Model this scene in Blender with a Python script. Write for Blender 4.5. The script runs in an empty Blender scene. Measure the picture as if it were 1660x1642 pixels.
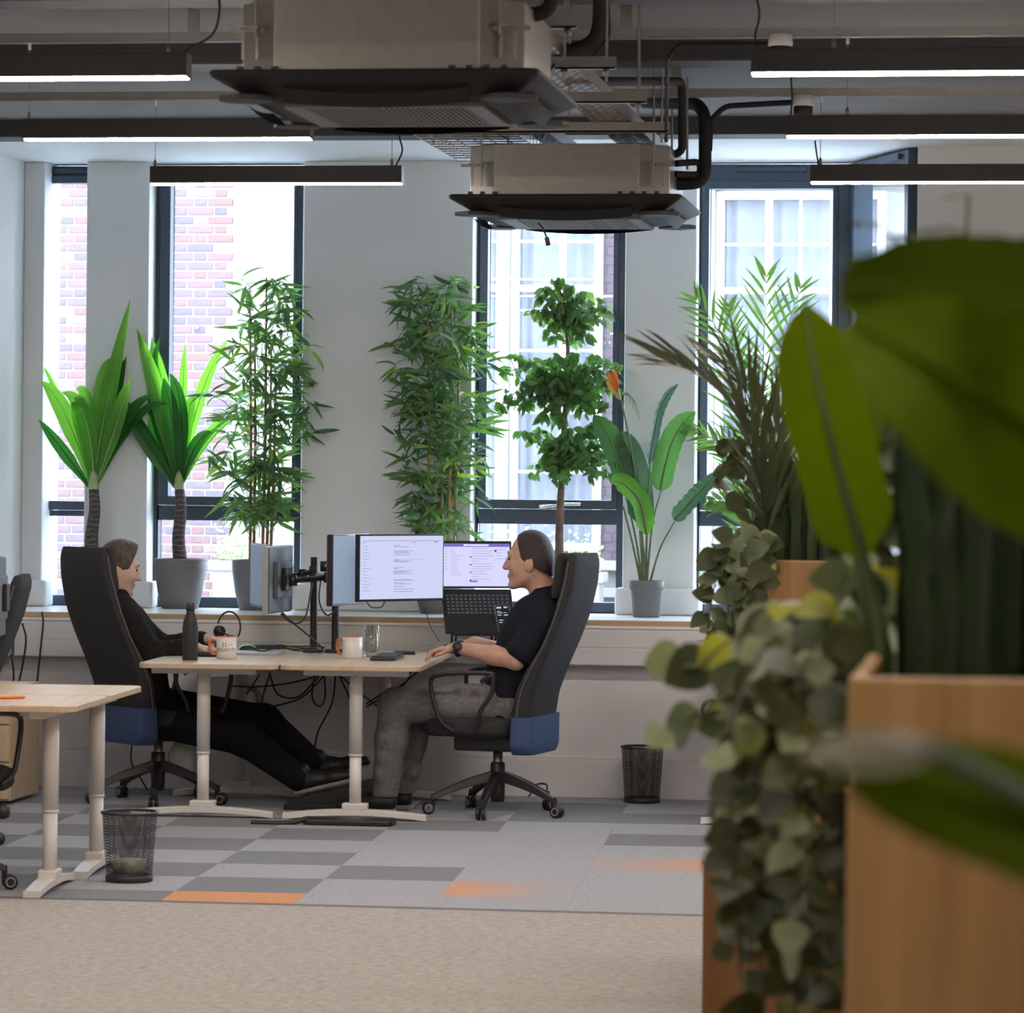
import bpy, bmesh, math, random
import numpy as np
from mathutils import Vector, Matrix, Euler

# ------------------------------------------------------------------ camera, world, exposure
FPX, YAW, ROLL, YH, CAMH = 5840.0, 0.138, 0.0095, 780.0, 1.556   # focal length in px of a 1660 wide frame
W, H = 1660, 1642
SC = bpy.context.scene
COL = SC.collection
_c, _s, _cr, _sr = math.cos(YAW), math.sin(YAW), math.cos(ROLL), math.sin(ROLL)
CF = Vector((-_s, _c, 0)); _r = Vector((_c, _s, 0)); _u = Vector((0, 0, 1))
CR = _r*_cr + _u*_sr; CU = _u*_cr - _r*_sr
CP = Vector((0, 0, CAMH))
cam = bpy.data.cameras.new('camera'); cam_ob = bpy.data.objects.new('camera', cam); COL.objects.link(cam_ob)
m3 = Matrix((CR, CU, -CF)).transposed()
cam_ob.matrix_world = Matrix.Translation(CP) @ m3.to_4x4()
cam.sensor_width = 36.0; cam.sensor_fit = 'HORIZONTAL'
cam.lens = 36.0*FPX/W
cam.shift_y = (YH - H/2)*-1/W*-1
cam.dof.use_dof = True; cam.dof.focus_distance = 16.7; cam.dof.aperture_fstop = 7.5
cam.clip_start = 0.05; cam.clip_end = 200
SC.camera = cam_ob

world = bpy.data.worlds.new('overcast_sky'); SC.world = world; world.use_nodes = True
_bg = world.node_tree.nodes['Background']
_bg.inputs[0].default_value = (0.70, 0.83, 1.0, 1); _bg.inputs[1].default_value = 9.5
SC.view_settings.view_transform = 'Standard'; SC.view_settings.look = 'None'
SC.view_settings.exposure = 0.68; SC.view_settings.gamma = 1.0
SC.view_settings.use_curve_mapping = False
try:                                          # light path depth only
    SC.cycles.max_bounces = 7; SC.cycles.diffuse_bounces = 4; SC.cycles.glossy_bounces = 3
    SC.cycles.transmission_bounces = 4; SC.cycles.transparent_max_bounces = 12
    SC.cycles.caustics_reflective = False; SC.cycles.caustics_refractive = False
except Exception: pass
LAMP = 88.0                                   # radiance of the linear ceiling lamps

# ------------------------------------------------------------------ helpers
def ray(px, py): return CF + CR*((px-W/2)/FPX) - CU*((py-YH)/FPX)
def atY(px, py, Y):
    d = ray(px, py); return CP + d*(Y/d.y)
def atZ(px, py, z):
    d = ray(px, py); return CP + d*((z-CAMH)/d.z)
def atD(px, py, D): return CP + ray(px, py)*D
def V(*a): return Vector(a)
R = random.Random(7)

class MB:
    """collects verts and faces of one mesh object"""
    def __init__(s): s.v = []; s.f = []; s.sm = []
    def add(s, vs, fs, smooth=False):
        o = len(s.v); s.v += [tuple(p) for p in vs]; s.f += [tuple(i+o for i in f) for f in fs]; s.sm += [smooth]*len(fs); return s
    def box(s, lo, hi, M=None):
        x0, y0, z0 = lo; x1, y1, z1 = hi
        vs = [V(x0,y0,z0),V(x1,y0,z0),V(x1,y1,z0),V(x0,y1,z0),V(x0,y0,z1),V(x1,y0,z1),V(x1,y1,z1),V(x0,y1,z1)]
        if M is not None: vs = [M @ p for p in vs]
        return s.add(vs, [(0,3,2,1),(4,5,6,7),(0,1,5,4),(1,2,6,5),(2,3,7,6),(3,0,4,7)])
    def cbox(s, c, sz, M=None):
        return s.box([c[i]-sz[i]/2 for i in range(3)], [c[i]+sz[i]/2 for i in range(3)], M)
    def tube(s, pts, r, seg=8, cap=True):
        pts = [Vector(p) for p in pts]; n = len(pts)
        rs = r if isinstance(r, (list, tuple)) else [r]*n
        vs = []; fs = []; up = None
        for i, p in enumerate(pts):
            t = (pts[min(i+1, n-1)] - pts[max(i-1, 0)]).normalized()
            if up is None:
                a = V(0,0,1) if abs(t.z) < .9 else V(1,0,0)
                up = t.cross(a).normalized()
            up = (up - t*up.dot(t))
            up = up.normalized() if up.length > 1e-6 else t.orthogonal().normalized()
            b = t.cross(up)
            for k in range(seg):
                a = 2*math.pi*k/seg
                vs.append(p + up*(math.cos(a)*rs[i]) + b*(math.sin(a)*rs[i]))
        for i in range(n-1):
            for k in range(seg):
                k2 = (k+1) % seg
                fs.append((i*seg+k, i*seg+k2, (i+1)*seg+k2, (i+1)*seg+k))
        s.add(vs, fs, True)
        if cap:
            s.add(vs[:seg][::-1], [tuple(range(seg))]); s.add(vs[-seg:], [tuple(range(seg))])
        return s
    def lathe(s, prof, seg=24, c=(0,0,0), M=None, smooth=True):
        vs = []; fs = []; n = len(prof); c = Vector(c)
        for r, z in prof:
            for k in range(seg):
                a = 2*math.pi*k/seg
                p = V(r*math.cos(a), r*math.sin(a), z) + c
                vs.append(M @ p if M is not None else p)
        for i in range(n-1):
            for k in range(seg):
                k2 = (k+1) % seg
                fs.append((i*seg+k, i*seg+k2, (i+1)*seg+k2, (i+1)*seg+k))
        if prof[0][0] > 1e-4: fs.append(tuple(range(seg))[::-1])
        if prof[-1][0] > 1e-4: fs.append(tuple(range((n-1)*seg, n*seg)))
        return s.add(vs, fs, smooth)
    def prism(s, poly, axis, a, b, M=None):
        """poly: 2D outline; axis the extrusion axis 'x','y','z' from a to b"""
        def mk(p, h):
            q = {'x': V(h, p[0], p[1]), 'y': V(p[0], h, p[1]), 'z': V(p[0], p[1], h)}[axis]
            return M @ q if M is not None else q
        n = len(poly); vs = [mk(p, a) for p in poly] + [mk(p, b) for p in poly]
        fs = [tuple(range(n))[::-1], tuple(range(n, 2*n))] + [(i, (i+1) % n, n+(i+1) % n, n+i) for i in range(n)]
        return s.add(vs, fs)
    def grid(s, rows, smooth=True, closed=False):
        n = len(rows[0]); vs = [p for r in rows for p in r]; fs = []
        for i in range(len(rows)-1):
            for k in range(n if closed else n-1):
                k2 = (k+1) % n
                fs.append((i*n+k, i*n+k2, (i+1)*n+k2, (i+1)*n+k))
        return s.add(vs, fs, smooth)
    def mesh(s, name, mat=None, bevel=0, seg=2):
        me = bpy.data.meshes.new(name); me.from_pydata(s.v, [], s.f)
        me.polygons.foreach_set('use_smooth', s.sm)
        bm = bmesh.new(); bm.from_mesh(me)
        if bevel:
            bmesh.ops.remove_doubles(bm, verts=bm.verts, dist=1e-5)
            es = [e for e in bm.edges if len(e.link_faces) == 2 and e.calc_face_angle(0) > .5]
            bmesh.ops.bevel(bm, geom=es, offset=bevel, segments=seg, affect='EDGES', profile=.5, clamp_overlap=True)
        bmesh.ops.recalc_face_normals(bm, faces=bm.faces)
        bm.to_mesh(me); bm.free(); me.update()
        if mat: me.materials.append(mat)
        return me
    def build(s, name, mat, parent=None, bevel=0, seg=2, smooth=None):
        me = s.mesh(name, mat, bevel, seg)
        if smooth is not None:
            me.polygons.foreach_set('use_smooth', [smooth]*len(me.polygons))
        return link(name, me, parent)

def link(name, me, parent=None, M=None):
    o = bpy.data.objects.new(name, me); COL.objects.link(o)
    if parent is not None: o.parent = parent
    if M is not None: o.matrix_basis = M
    return o
def tag(o, label=None, cat=None, group=None, kind=None):
    if label: o['label'] = label
    if cat: o['category'] = cat
    if group: o['group'] = group
    if kind: o['kind'] = kind
    return o
def thing(name, label, cat, loc=(0,0,0), rz=0, group=None):
    o = bpy.data.objects.new(name, None); COL.objects.link(o)
    o.empty_display_size = .05
    o.location = loc; o.rotation_euler = (0, 0, rz)
    return tag(o, label, cat, group)
def struct(name, mb, mat, parent=None, bevel=0):
    o = mb.build(name, mat, parent, bevel)
    if parent is None: o['kind'] = 'structure'
    return o
def copy_tree(o, parent=None, **tags):
    c = o.copy(); COL.objects.link(c); c.parent = parent
    for k, v in tags.items(): c[k] = v
    for ch in list(o.children): copy_tree(ch, c)
    return c

# ------------------------------------------------------------------ materials
MATS = {}
def mat(name, col, rough=.6, metal=0, var=.08, scale=18, bump=0, bscale=None, emit=None, es=0, trans=0, spec=.5, stretch=None, coat=0):
    if name in MATS: return MATS[name]
    m = bpy.data.materials.new(name); m.use_nodes = True; nt = m.node_tree; N = nt.nodes; L = nt.links
    b = N['Principled BSDF']; out = N['Material Output']
    b.inputs['Roughness'].default_value = rough; b.inputs['Metallic'].default_value = metal
    b.inputs['Specular IOR Level'].default_value = spec
    if coat: b.inputs['Coat Weight'].default_value = coat; b.inputs['Coat Roughness'].default_value = .15
    tc = N.new('ShaderNodeTexCoord'); src = tc.outputs['Object']
    if stretch:
        mp = N.new('ShaderNodeMapping'); mp.inputs['Scale'].default_value = stretch; L.new(src, mp.inputs[0]); src = mp.outputs[0]
    nz = N.new('ShaderNodeTexNoise'); nz.inputs['Scale'].default_value = scale; nz.inputs['Detail'].default_value = 4
    L.new(src, nz.inputs['Vector'])
    rp = N.new('ShaderNodeValToRGB')
    lo = [max(0, c*(1-var)) for c in col]; hi = [min(1, c*(1+var)) for c in col]
    rp.color_ramp.elements[0].color = (*lo, 1); rp.color_ramp.elements[1].color = (*hi, 1)
    rp.color_ramp.elements[0].position = .3; rp.color_ramp.elements[1].position = .7
    L.new(nz.outputs['Fac'], rp.inputs[0]); L.new(rp.outputs[0], b.inputs['Base Color'])
    if bump:
        n2 = N.new('ShaderNodeTexNoise'); n2.inputs['Scale'].default_value = bscale or scale*4; n2.inputs['Detail'].default_value = 3
        L.new(src, n2.inputs['Vector'])
        bp = N.new('ShaderNodeBump'); bp.inputs['Strength'].default_value = bump; bp.inputs['Distance'].default_value = .01
        L.new(n2.outputs['Fac'], bp.inputs['Height']); L.new(bp.outputs[0], b.inputs['Normal'])
    if emit:
        b.inputs['Emission Color'].default_value = (*emit, 1); b.inputs['Emission Strength'].default_value = es
    if trans:
        t = N.new('ShaderNodeBsdfTranslucent'); mx = N.new('ShaderNodeMixShader'); mx.inputs[0].default_value = trans
        tcol = N.new('ShaderNodeMix'); tcol.data_type = 'RGBA'; tcol.blend_type = 'MULTIPLY'; tcol.inputs[0].default_value = 1
        L.new(rp.outputs[0], tcol.inputs[6]); tcol.inputs[7].default_value = (1.25, 1.35, .55, 1)
        L.new(tcol.outputs[2], t.inputs['Color'])
        L.new(b.outputs[0], mx.inputs[1]); L.new(t.outputs[0], mx.inputs[2]); L.new(mx.outputs[0], out.inputs['Surface'])
    MATS[name] = m
    return m
def wood(name, c1, c2, rough=.45, axis=2, sc=1.0):
    if name in MATS: return MATS[name]
    m = bpy.data.materials.new(name); m.use_nodes = True; nt = m.node_tree; N = nt.nodes; L = nt.links
    b = N['Principled BSDF']; b.inputs['Roughness'].default_value = rough
    tc = N.new('ShaderNodeTexCoord'); mp = N.new('ShaderNodeMapping')
    s = [40*sc, 40*sc, 40*sc]; s[axis] = 1.6*sc; mp.inputs['Scale'].default_value = s
    L.new(tc.outputs['Object'], mp.inputs[0])
    nz = N.new('ShaderNodeTexNoise'); nz.inputs['Scale'].default_value = 1.0; nz.inputs['Detail'].default_value = 5; nz.inputs['Distortion'].default_value = .6
    L.new(mp.outputs[0], nz.inputs['Vector'])
    rp = N.new('ShaderNodeValToRGB'); rp.color_ramp.elements[0].color = (*c1, 1); rp.color_ramp.elements[1].color = (*c2, 1)
    rp.color_ramp.elements[0].position = .32; rp.color_ramp.elements[1].position = .68
    L.new(nz.outputs['Fac'], rp.inputs[0]); L.new(rp.outputs[0], b.inputs['Base Color'])
    MATS[name] = m; return m
def glass(name, tint=(.97,.985,1), refl=.06, rough=.0, fres=.5):
    if name in MATS: return MATS[name]
    m = bpy.data.materials.new(name); m.use_nodes = True; nt = m.node_tree; N = nt.nodes; L = nt.links
    N.remove(N['Principled BSDF']); out = N['Material Output']
    t = N.new('ShaderNodeBsdfTransparent'); t.inputs[0].default_value = (*tint, 1)
    g = N.new('ShaderNodeBsdfGlossy'); g.inputs['Roughness'].default_value = rough
    lw = N.new('ShaderNodeLayerWeight'); lw.inputs[0].default_value = .35
    ml = N.new('ShaderNodeMath'); ml.operation = 'MULTIPLY_ADD'; ml.inputs[1].default_value = fres; ml.inputs[2].default_value = refl
    L.new(lw.outputs['Fresnel'], ml.inputs[0])
    mx = N.new('ShaderNodeMixShader'); L.new(ml.outputs[0], mx.inputs[0]); L.new(t.outputs[0], mx.inputs[1]); L.new(g.outputs[0], mx.inputs[2])
    L.new(mx.outputs[0], out.inputs['Surface'])
    MATS[name] = m; return m
def emission(name, col, strength, two=False):
    if name in MATS: return MATS[name]
    m = bpy.data.materials.new(name); m.use_nodes = True; nt = m.node_tree; N = nt.nodes
    N.remove(N['Principled BSDF'])
    e = N.new('ShaderNodeEmission'); e.inputs[0].default_value = (*col, 1); e.inputs[1].default_value = strength
    nt.links.new(e.outputs[0], N['Material Output'].inputs['Surface'])
    MATS[name] = m; return m

M_WALL = mat('wall_paint', (.74,.74,.72), .7, var=.015, scale=3, bump=.04, bscale=150)
M_DADO = mat('dado_paint', (.72,.69,.68), .55, var=.02, scale=4)
M_FRAME = mat('window_frame_paint', (.045,.068,.098), .35, var=.05)
M_WHITE = mat('white_gloss', (.80,.80,.80), .3, var=.01)
M_BLACK = mat('black_plastic', (.018,.018,.020), .42, var=.1)
M_DARK = mat('charcoal_steel', (.030,.029,.030), .5, var=.12)
M_GALV = mat('galvanised_steel', (.30,.275,.25), .42, .75, var=.06, scale=30)
M_STEEL = mat('zinc_rod', (.30,.285,.27), .4, .8, var=.05)
M_GLASS = glass('window_glass', refl=.01, fres=.25)
M_CREAM = mat('powder_coat_white', (.72,.68,.63), .4, var=.015)
M_OAK = wood('birch_desk_veneer', (.52,.375,.235), (.63,.475,.32), .4, axis=1, sc=.7)
M_OAKX = wood('oak_sill_edge', (.42,.27,.15), (.55,.37,.22), .45, axis=0)
# ------------------------------------------------------------------ the room shell
XL, XR, YB, YWALL = -5.13, 3.6, -3.0, 17.65
YP, YW = 18.3, 18.5            # face of the piers, plane of the windows
ZS, ZSL = 3.2, 3.28            # underside of beams, underside of slab
mb = MB().box((XL-.2, YB-.2, -.25), (XR+.2, 18.75, -.008))
M_SCREED = mat('screed', (.30,.28,.27), .9)
floor = struct('floor', mb, M_SCREED)

def carpet_mat(name, base, dark, light, sc=260):
    m = bpy.data.materials.new(name); m.use_nodes = True; nt = m.node_tree; N = nt.nodes; L = nt.links
    b = N['Principled BSDF']; b.inputs['Roughness'].default_value = .95; b.inputs['Specular IOR Level'].default_value = .15
    b.inputs['Sheen Weight'].default_value = .25
    tc = N.new('ShaderNodeTexCoord')
    n1 = N.new('ShaderNodeTexNoise'); n1.inputs['Scale'].default_value = sc; n1.inputs['Detail'].default_value = 3; n1.inputs['Roughness'].default_value = .7
    n2 = N.new('ShaderNodeTexNoise'); n2.inputs['Scale'].default_value = sc*.22; n2.inputs['Detail'].default_value = 4
    L.new(tc.outputs['Object'], n1.inputs['Vector']); L.new(tc.outputs['Object'], n2.inputs['Vector'])
    ad = N.new('ShaderNodeMath'); ad.operation = 'ADD'; L.new(n1.outputs['Fac'], ad.inputs[0]); L.new(n2.outputs['Fac'], ad.inputs[1])
    hf = N.new('ShaderNodeMath'); hf.operation = 'MULTIPLY'; hf.inputs[1].default_value = .5; L.new(ad.outputs[0], hf.inputs[0])
    rp = N.new('ShaderNodeValToRGB'); e = rp.color_ramp.elements
    e[0].position = .36; e[0].color = (*dark, 1); e[1].position = .64; e[1].color = (*light, 1)
    md = e.new(.5); md.color = (*base, 1)
    L.new(hf.outputs[0], rp.inputs[0]); L.new(rp.outputs[0], b.inputs['Base Color'])
    bp = N.new('ShaderNodeBump'); bp.inputs['Strength'].default_value = .5; bp.inputs['Distance'].default_value = .006
    L.new(n1.outputs['Fac'], bp.inputs['Height']); L.new(bp.outputs[0], b.inputs['Normal'])
    MATS[name] = m; return m
def stripe_mat(name, flip):
    """orange lines of yarn on a grey carpet tile, thinning out across the tile"""
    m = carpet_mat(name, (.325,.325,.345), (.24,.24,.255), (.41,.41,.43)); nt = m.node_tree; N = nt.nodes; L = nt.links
    b = N['Principled BSDF']; base = b.inputs['Base Color'].links[0].from_socket
    tc = N.new('ShaderNodeTexCoord'); sp = N.new('ShaderNodeSeparateXYZ'); L.new(tc.outputs['Object'], sp.inputs[0])
    wv = N.new('ShaderNodeTexNoise'); wv.noise_dimensions = '1D'; wv.inputs['Scale'].default_value = 260; wv.inputs['Detail'].default_value = 0
    L.new(sp.outputs['X'], wv.inputs['W'])
    mr = N.new('ShaderNodeMapRange'); mr.inputs[1].default_value = -.25; mr.inputs[2].default_value = .25
    mr.inputs[3].default_value, mr.inputs[4].default_value = (.72, .25) if not flip else (.36, .62)
    L.new(sp.outputs['X'], mr.inputs[0])
    lt = N.new('ShaderNodeMath'); lt.operation = 'LESS_THAN'; L.new(wv.outputs['Fac'], lt.inputs[0]); L.new(mr.outputs[0], lt.inputs[1])
    sc = N.new('ShaderNodeMath'); sc.operation = 'MULTIPLY'; sc.inputs[1].default_value = .8; L.new(lt.outputs[0], sc.inputs[0])
    mx = N.new('ShaderNodeMix'); mx.data_type = 'RGBA'; L.new(sc.outputs[0], mx.inputs[0])
    L.new(base, mx.inputs[6]); mx.inputs[7].default_value = (.62, .24, .075, 1); L.new(mx.outputs[2], b.inputs['Base Color'])
    return m
M_TL = carpet_mat('carpet_light_grey', (.325,.325,.345), (.24,.24,.255), (.41,.41,.43))  # tile greys tinted blue: daylight sheen from the windows put into the colour
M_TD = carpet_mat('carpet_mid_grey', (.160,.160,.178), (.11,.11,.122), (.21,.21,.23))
M_TO = carpet_mat('carpet_orange', (.60,.24,.075), (.48,.18,.05), (.70,.31,.12))
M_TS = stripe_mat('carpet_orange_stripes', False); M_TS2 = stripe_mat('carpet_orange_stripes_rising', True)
M_BEIGE = carpet_mat('carpet_beige', (.345,.305,.265), (.23,.20,.17), (.46,.41,.36), 150)

# the beige carpet in front and the strip between the two carpets
YBR = 12.90
mb = MB().box((XL, YB, -.008), (XR, YBR-.02, 0.004)); mb.build('beige_carpet', M_BEIGE, floor)
MB().box((XL, YBR-.02, -.008), (XR, YBR+.025, .006)).build('edge_strip', mat('edge_strip_rubber', (.11,.10,.095), .6), floor, .003)

# carpet tiles, laid on a grid a few degrees off the wall
DEL = YAW - .0835
def tw(x, y):
    return V(math.cos(DEL)*x - math.sin(DEL)*y, math.sin(DEL)*x + math.cos(DEL)*y, 0)
def clip(poly, f):
    out = []
    for i in range(len(poly)):
        a, b = poly[i], poly[(i+1) % len(poly)]; fa, fb = f(a), f(b)
        if fa >= 0: out.append(a)
        if fa*fb < 0: out.append(a + (b-a)*(fa/(fa-fb)))
    return out
TX0, TY0 = -2.3819, 13.4226
dark_extra = {(1,1), (1,5), (3,4), (2,6), (3,6), (4,6), (1,7), (2,7)}
light_extra = {(1,3), (1,-1), (2,0)}
for ci in range(-5, 8):
    for rj in range(-2, 9):
        g = .0005
        x0, y0 = TX0+.5*ci, TY0+.5*rj
        c0 = tw(x0+.25, y0+.25)
        poly = [tw(x0+g, y0+g), tw(x0+.5-g, y0+g), tw(x0+.5-g, y0+.5-g), tw(x0+g, y0+.5-g)]
        for f in (lambda p: p.y-(YBR+.026), lambda p: YWALL-.005-p.y, lambda p: p.x-(XL+.002)):
            poly = clip(poly, f)
            if len(poly) < 3: break
        if len(poly) < 3: continue
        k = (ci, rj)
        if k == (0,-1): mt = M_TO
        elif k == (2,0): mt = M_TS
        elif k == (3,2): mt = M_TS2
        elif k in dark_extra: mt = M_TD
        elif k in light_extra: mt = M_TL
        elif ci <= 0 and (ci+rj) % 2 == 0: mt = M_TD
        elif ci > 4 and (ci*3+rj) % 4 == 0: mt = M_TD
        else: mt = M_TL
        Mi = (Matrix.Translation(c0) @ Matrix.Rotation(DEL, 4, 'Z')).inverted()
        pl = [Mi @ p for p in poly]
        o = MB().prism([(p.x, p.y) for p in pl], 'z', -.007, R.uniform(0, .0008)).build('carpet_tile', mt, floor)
        o.matrix_basis = Mi.inverted()

# side, rear and right walls, the wall right of the windows
struct('wall_left', MB().box((XL-.2, YB, -.2), (XL, 18.6, 3.6)), M_WALL)
struct('wall_right', MB().box((XR, YB, -.2), (XR+.2, 17.7, 3.6)), M_WALL)
struct('wall_rear', MB().box((XL-.2, YB-.2, -.2), (XR+.2, YB, 3.6)), M_WALL)
XE, YE = -.47, 17.6                               # where the angled bay ends
struct('wall_beside_bay', MB().box((XE, YE, -.2), (XR+.2, YE+.25, 3.6)), M_WALL)

# the window wall below the sill
wl = struct('wall_window', MB().box((XL, YWALL, -.2), (XE+.06, 18.62, .845)), M_DADO)
MB().box((XL, YWALL-.018, 0), (XE, YWALL, .19)).box((XL, YWALL-.010, .19), (XE, YWALL, .205)).build('skirting_board', M_DADO, wl, .003)
# dado trunking with its lid seams
tk = MB().box((XL+.18, YWALL-.095, .655), (XE, YWALL, .835)).build('dado_trunking', M_DADO, wl, .004)
MB().box((XL+.18, YWALL-.099, .745), (XE, YWALL-.094, .829)).build('trunking_lid', M_DADO, tk, .0015)
MB().box((XL+.18, YWALL-.099, .660), (XE, YWALL-.094, .741)).build('trunking_lid', M_DADO, tk, .0015)
MB().box((XL+.18, YWALL-.10, .836), (XE, YWALL, .850)).build('trunking_cap', M_WHITE, tk, .003)
tk2 = MB().box((XL, 13.2, .655), (XL+.16, YWALL+.0, .835)).build('dado_trunking', M_DADO, wl, .004)
MB().box((XL+.159, 13.2, .745), (XL+.165, YWALL-.1, .829)).build('trunking_lid', M_DADO, tk2, .0015)
# sill board
sl = struct('trim_1', MB().box((XL, YWALL-.075, .850), (XE+.05, YW+.02, .876)), M_OAKX); sl['label'] = 'deep window sill with white laminate top and wood edge'
MB().box((XL, YWALL-.072, .876), (XE+.05, YW+.02, .8795)).build('laminate_top', mat('white_laminate', (.78,.78,.77), .28, var=.01), sl)

# piers between the windows, with plinth blocks
piers = [(-5.13, -5.02, 'a'), (-4.794, -4.458, 'b'), (-3.642, -2.755, 'c'), (-1.968, -1.602, 'd')]
M_PIER = mat('pier_paint', (.72,.745,.755), .6, var=.012, scale=3)  # cool cast of the daylight put into the paint colour
pw = struct('wall_piers', MB().box((XL, YP+.02, ZS-.0), (XE+.05, 18.62, 3.6)), M_PIER)
for a, b, _ in piers:
    MB().box((a, YP, .88), (b, 18.62, ZS)).build('pier', M_PIER, pw, .006)
    MB().box((a-(.0 if a < -5 else .035), YP-.04, .8805), (b+.035, YP+.12, 1.017)).build('plinth_block', M_PIER, pw, .012)

# ------------------------------------------------------------------ windows
def handle(parent, x, z):
    MB().cbox((x, YW-.055, z), (.05, .02, .028)).tube([(x-.01, YW-.065, z), (x+.05, YW-.085, z+.008), (x+.13, YW-.085, z+.008)], .008, 8)\
        .tube([(x-.01, YW-.065, z), (x-.05, YW-.08, z-.004), (x-.085, YW-.075, z-.006)], .009, 8).build('window_handle', mat('satin_chrome', (.7,.7,.72), .25, .9), parent)
def window(n, x0, x1, fl, fr, zt=(1.335,1.457), topz=3.19, ft=.05, hd=None, vent=True):
    zb = .88
    f = MB().box((x0, YW-.05, zb), (x0+.03, YW+.04, topz)).box((x1-.03, YW-.05, zb), (x1, YW+.04, topz))
    f.box((x0+.03, YW-.05, topz-ft), (x1-.03, YW+.04, topz)).box((x0+.03, YW-.05, zb), (x1-.03, YW+.04, zb+.055))
    w = struct('window_%d' % n, f, M_FRAME, None, .003)
    MB().box((x0+.03, YW-.04, zt[0]), (x1-.03, YW+.04, zt[1]-.045)).build('transom', M_FRAME, w, .003)
    # opening casement above the transom: stiles and rails
    c = MB().box((x0+.031, YW-.065, zt[1]-.04), (x0+fl, YW+.02, topz-ft-.002)).box((x1-fr, YW-.065, zt[1]-.04), (x1-.031, YW+.02, topz-ft-.002))
    c.box((x0+fl, YW-.065, zt[1]-.04), (x1-fr, YW+.02, zt[1]+.005)).box((x0+fl, YW-.065, topz-ft-.04), (x1-fr, YW+.02, topz-ft-.002))
    c.build('casement', M_FRAME, w, .004)
    MB().box((x0+fl-.004, YW-.01, zt[1]), (x1-fr+.004, YW+.002, topz-ft-.036)).build('pane', M_GLASS, w)
    MB().box((x0+.028, YW-.01, zb+.05), (x1-.028, YW+.002, zt[0]+.004)).build('pane', M_GLASS, w)
    if vent:
        xc = (x0+x1)/2; MB().box((xc-.16, YW-.068, topz-.038), (xc+.2, YW-.048, topz-.012)).build('trickle_vent', M_FRAME, w, .004)
    if hd: handle(w, *hd)
    return w
window(1, -5.16, -4.70, .05, .05, (1.35,1.425))
window(2, -4.467, -3.675, .088, .045, hd=(-4.0, 1.43))
window(3, -2.772, -1.985, .075, .058, hd=(-2.33, 1.432))
window(4, -1.622, -.89, .07, .02, ft=.085)
# corner post and the angled bay window
w5 = struct('window_5', MB().box((-.89, YW-.06, .88), (-.80, YW+.05, 3.19)), M_FRAME, None, .004)
A = V(-.80, YW-.02, 0); B = V(XE+.0, YE+.05, 0); dv = (B-A); Lb = dv.length; ang = math.atan2(dv.y, dv.x)
MW = Matrix.Translation(A) @ Matrix.Rotation(ang, 4, 'Z')
fb = MB().box((0, -.05, .88), (.10, .05, 3.19), MW).box((Lb-.05, -.05, .88), (Lb, .05, 3.19), MW).box((.1, -.05, 3.12), (Lb-.05, .05, 3.19), MW).box((.1, -.05, .88), (Lb-.05, .05, .94), MW).box((.1, -.05, 1.36), (Lb-.05, .05, 1.45), MW)
fb.build('bay_frame', M_FRAME, w5, .003)
MB().box((.25, -.068, 3.15), (Lb-.1, -.05, 3.178), MW).build('trickle_vent', M_FRAME, w5)
MB().box((.1, -.006, 1.45), (Lb-.05, .006, 3.12), MW).build('pane', M_GLASS, w5)
MB().box((.1, -.006, .94), (Lb-.05, .006, 1.36), MW).build('pane', M_GLASS, w5)

# ------------------------------------------------------------------ ceiling: slab and dark beams
M_SLAB = mat('slab_paint', (.24,.235,.235), .8, var=.06, scale=2.5, bump=.1, bscale=40)
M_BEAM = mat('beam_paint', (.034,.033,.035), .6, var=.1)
ceil = struct('ceiling', MB().box((XL-.2, YB-.2, ZSL), (XR+.2, 17.16, 3.6)), M_SLAB)
MB().box((XL, 17.16, ZS+.0), (XR+.2, YP+.03, 3.6)).build('window_soffit', M_PIER, ceil)
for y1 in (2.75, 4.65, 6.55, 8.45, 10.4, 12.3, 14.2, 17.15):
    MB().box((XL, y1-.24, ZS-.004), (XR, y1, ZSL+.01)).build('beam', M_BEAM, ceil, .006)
for y in (2.98, 4.97, 6.97, 8.97, 10.98, 12.97, 14.95):
    MB().box((XL, y-.021, 3.165), (XR, y+.021, 3.195)).box((XL, y-.021, 3.160), (XR, y-.015, 3.166)).box((XL, y+.015, 3.160), (XR, y+.021, 3.166)).build('suspension_rail', M_STEEL, ceil)
    for x in np.arange(-4.6, 3.4, 1.6):
        MB().box((x-.02, y-.012, 3.194), (x+.02, y+.012, ZSL)).build('rail_bracket', M_STEEL, ceil)
# ------------------------------------------------------------------ the street side: brick and stone facades opposite
YO = 29.0
fac = thing('brick_facade', 'red brick facade with pale stone pier seen through the left windows', 'building', (-7.2, YO, 0))
def rel(mbv, o):                                   # shift world coordinates into the thing's frame
    mbv.v = [(p[0]-o.location.x, p[1]-o.location.y, p[2]-o.location.z) for p in mbv.v]; return mbv
M_MORTAR = mat('lime_mortar', (.25,.243,.243), .9, var=.04)
M_STONE = mat('pale_stone', (.165,.156,.14), .8, var=.05, scale=2)
M_GLZ = mat('white_window_paint', (.27,.265,.26), .4, var=.01)
wallp = rel(MB().box((-11, YO-.012, -.6), (-6.26, YO+.4, 6.5)), fac).build('mortar_wall', M_MORTAR, fac)
BR = [mat('brick_%s' % k, c, .85, var=.14, scale=30, bump=.3) for k, c in dict(rose=(.120,.072,.070), plum=(.100,.071,.083), dusk=(.085,.066,.081), pale=(.15,.112,.106), red=(.125,.068,.062)).items()]
bm_s = [MB().box((-.1065, -.022, -.0315), (.1065, .03, .0315)).mesh('brick', m, .006, 1) for m in BR]
bm_h = [MB().box((-.0505, -.022, -.0315), (.0505, .03, .0315)).mesh('brick', m, .006, 1) for m in BR]
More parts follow.
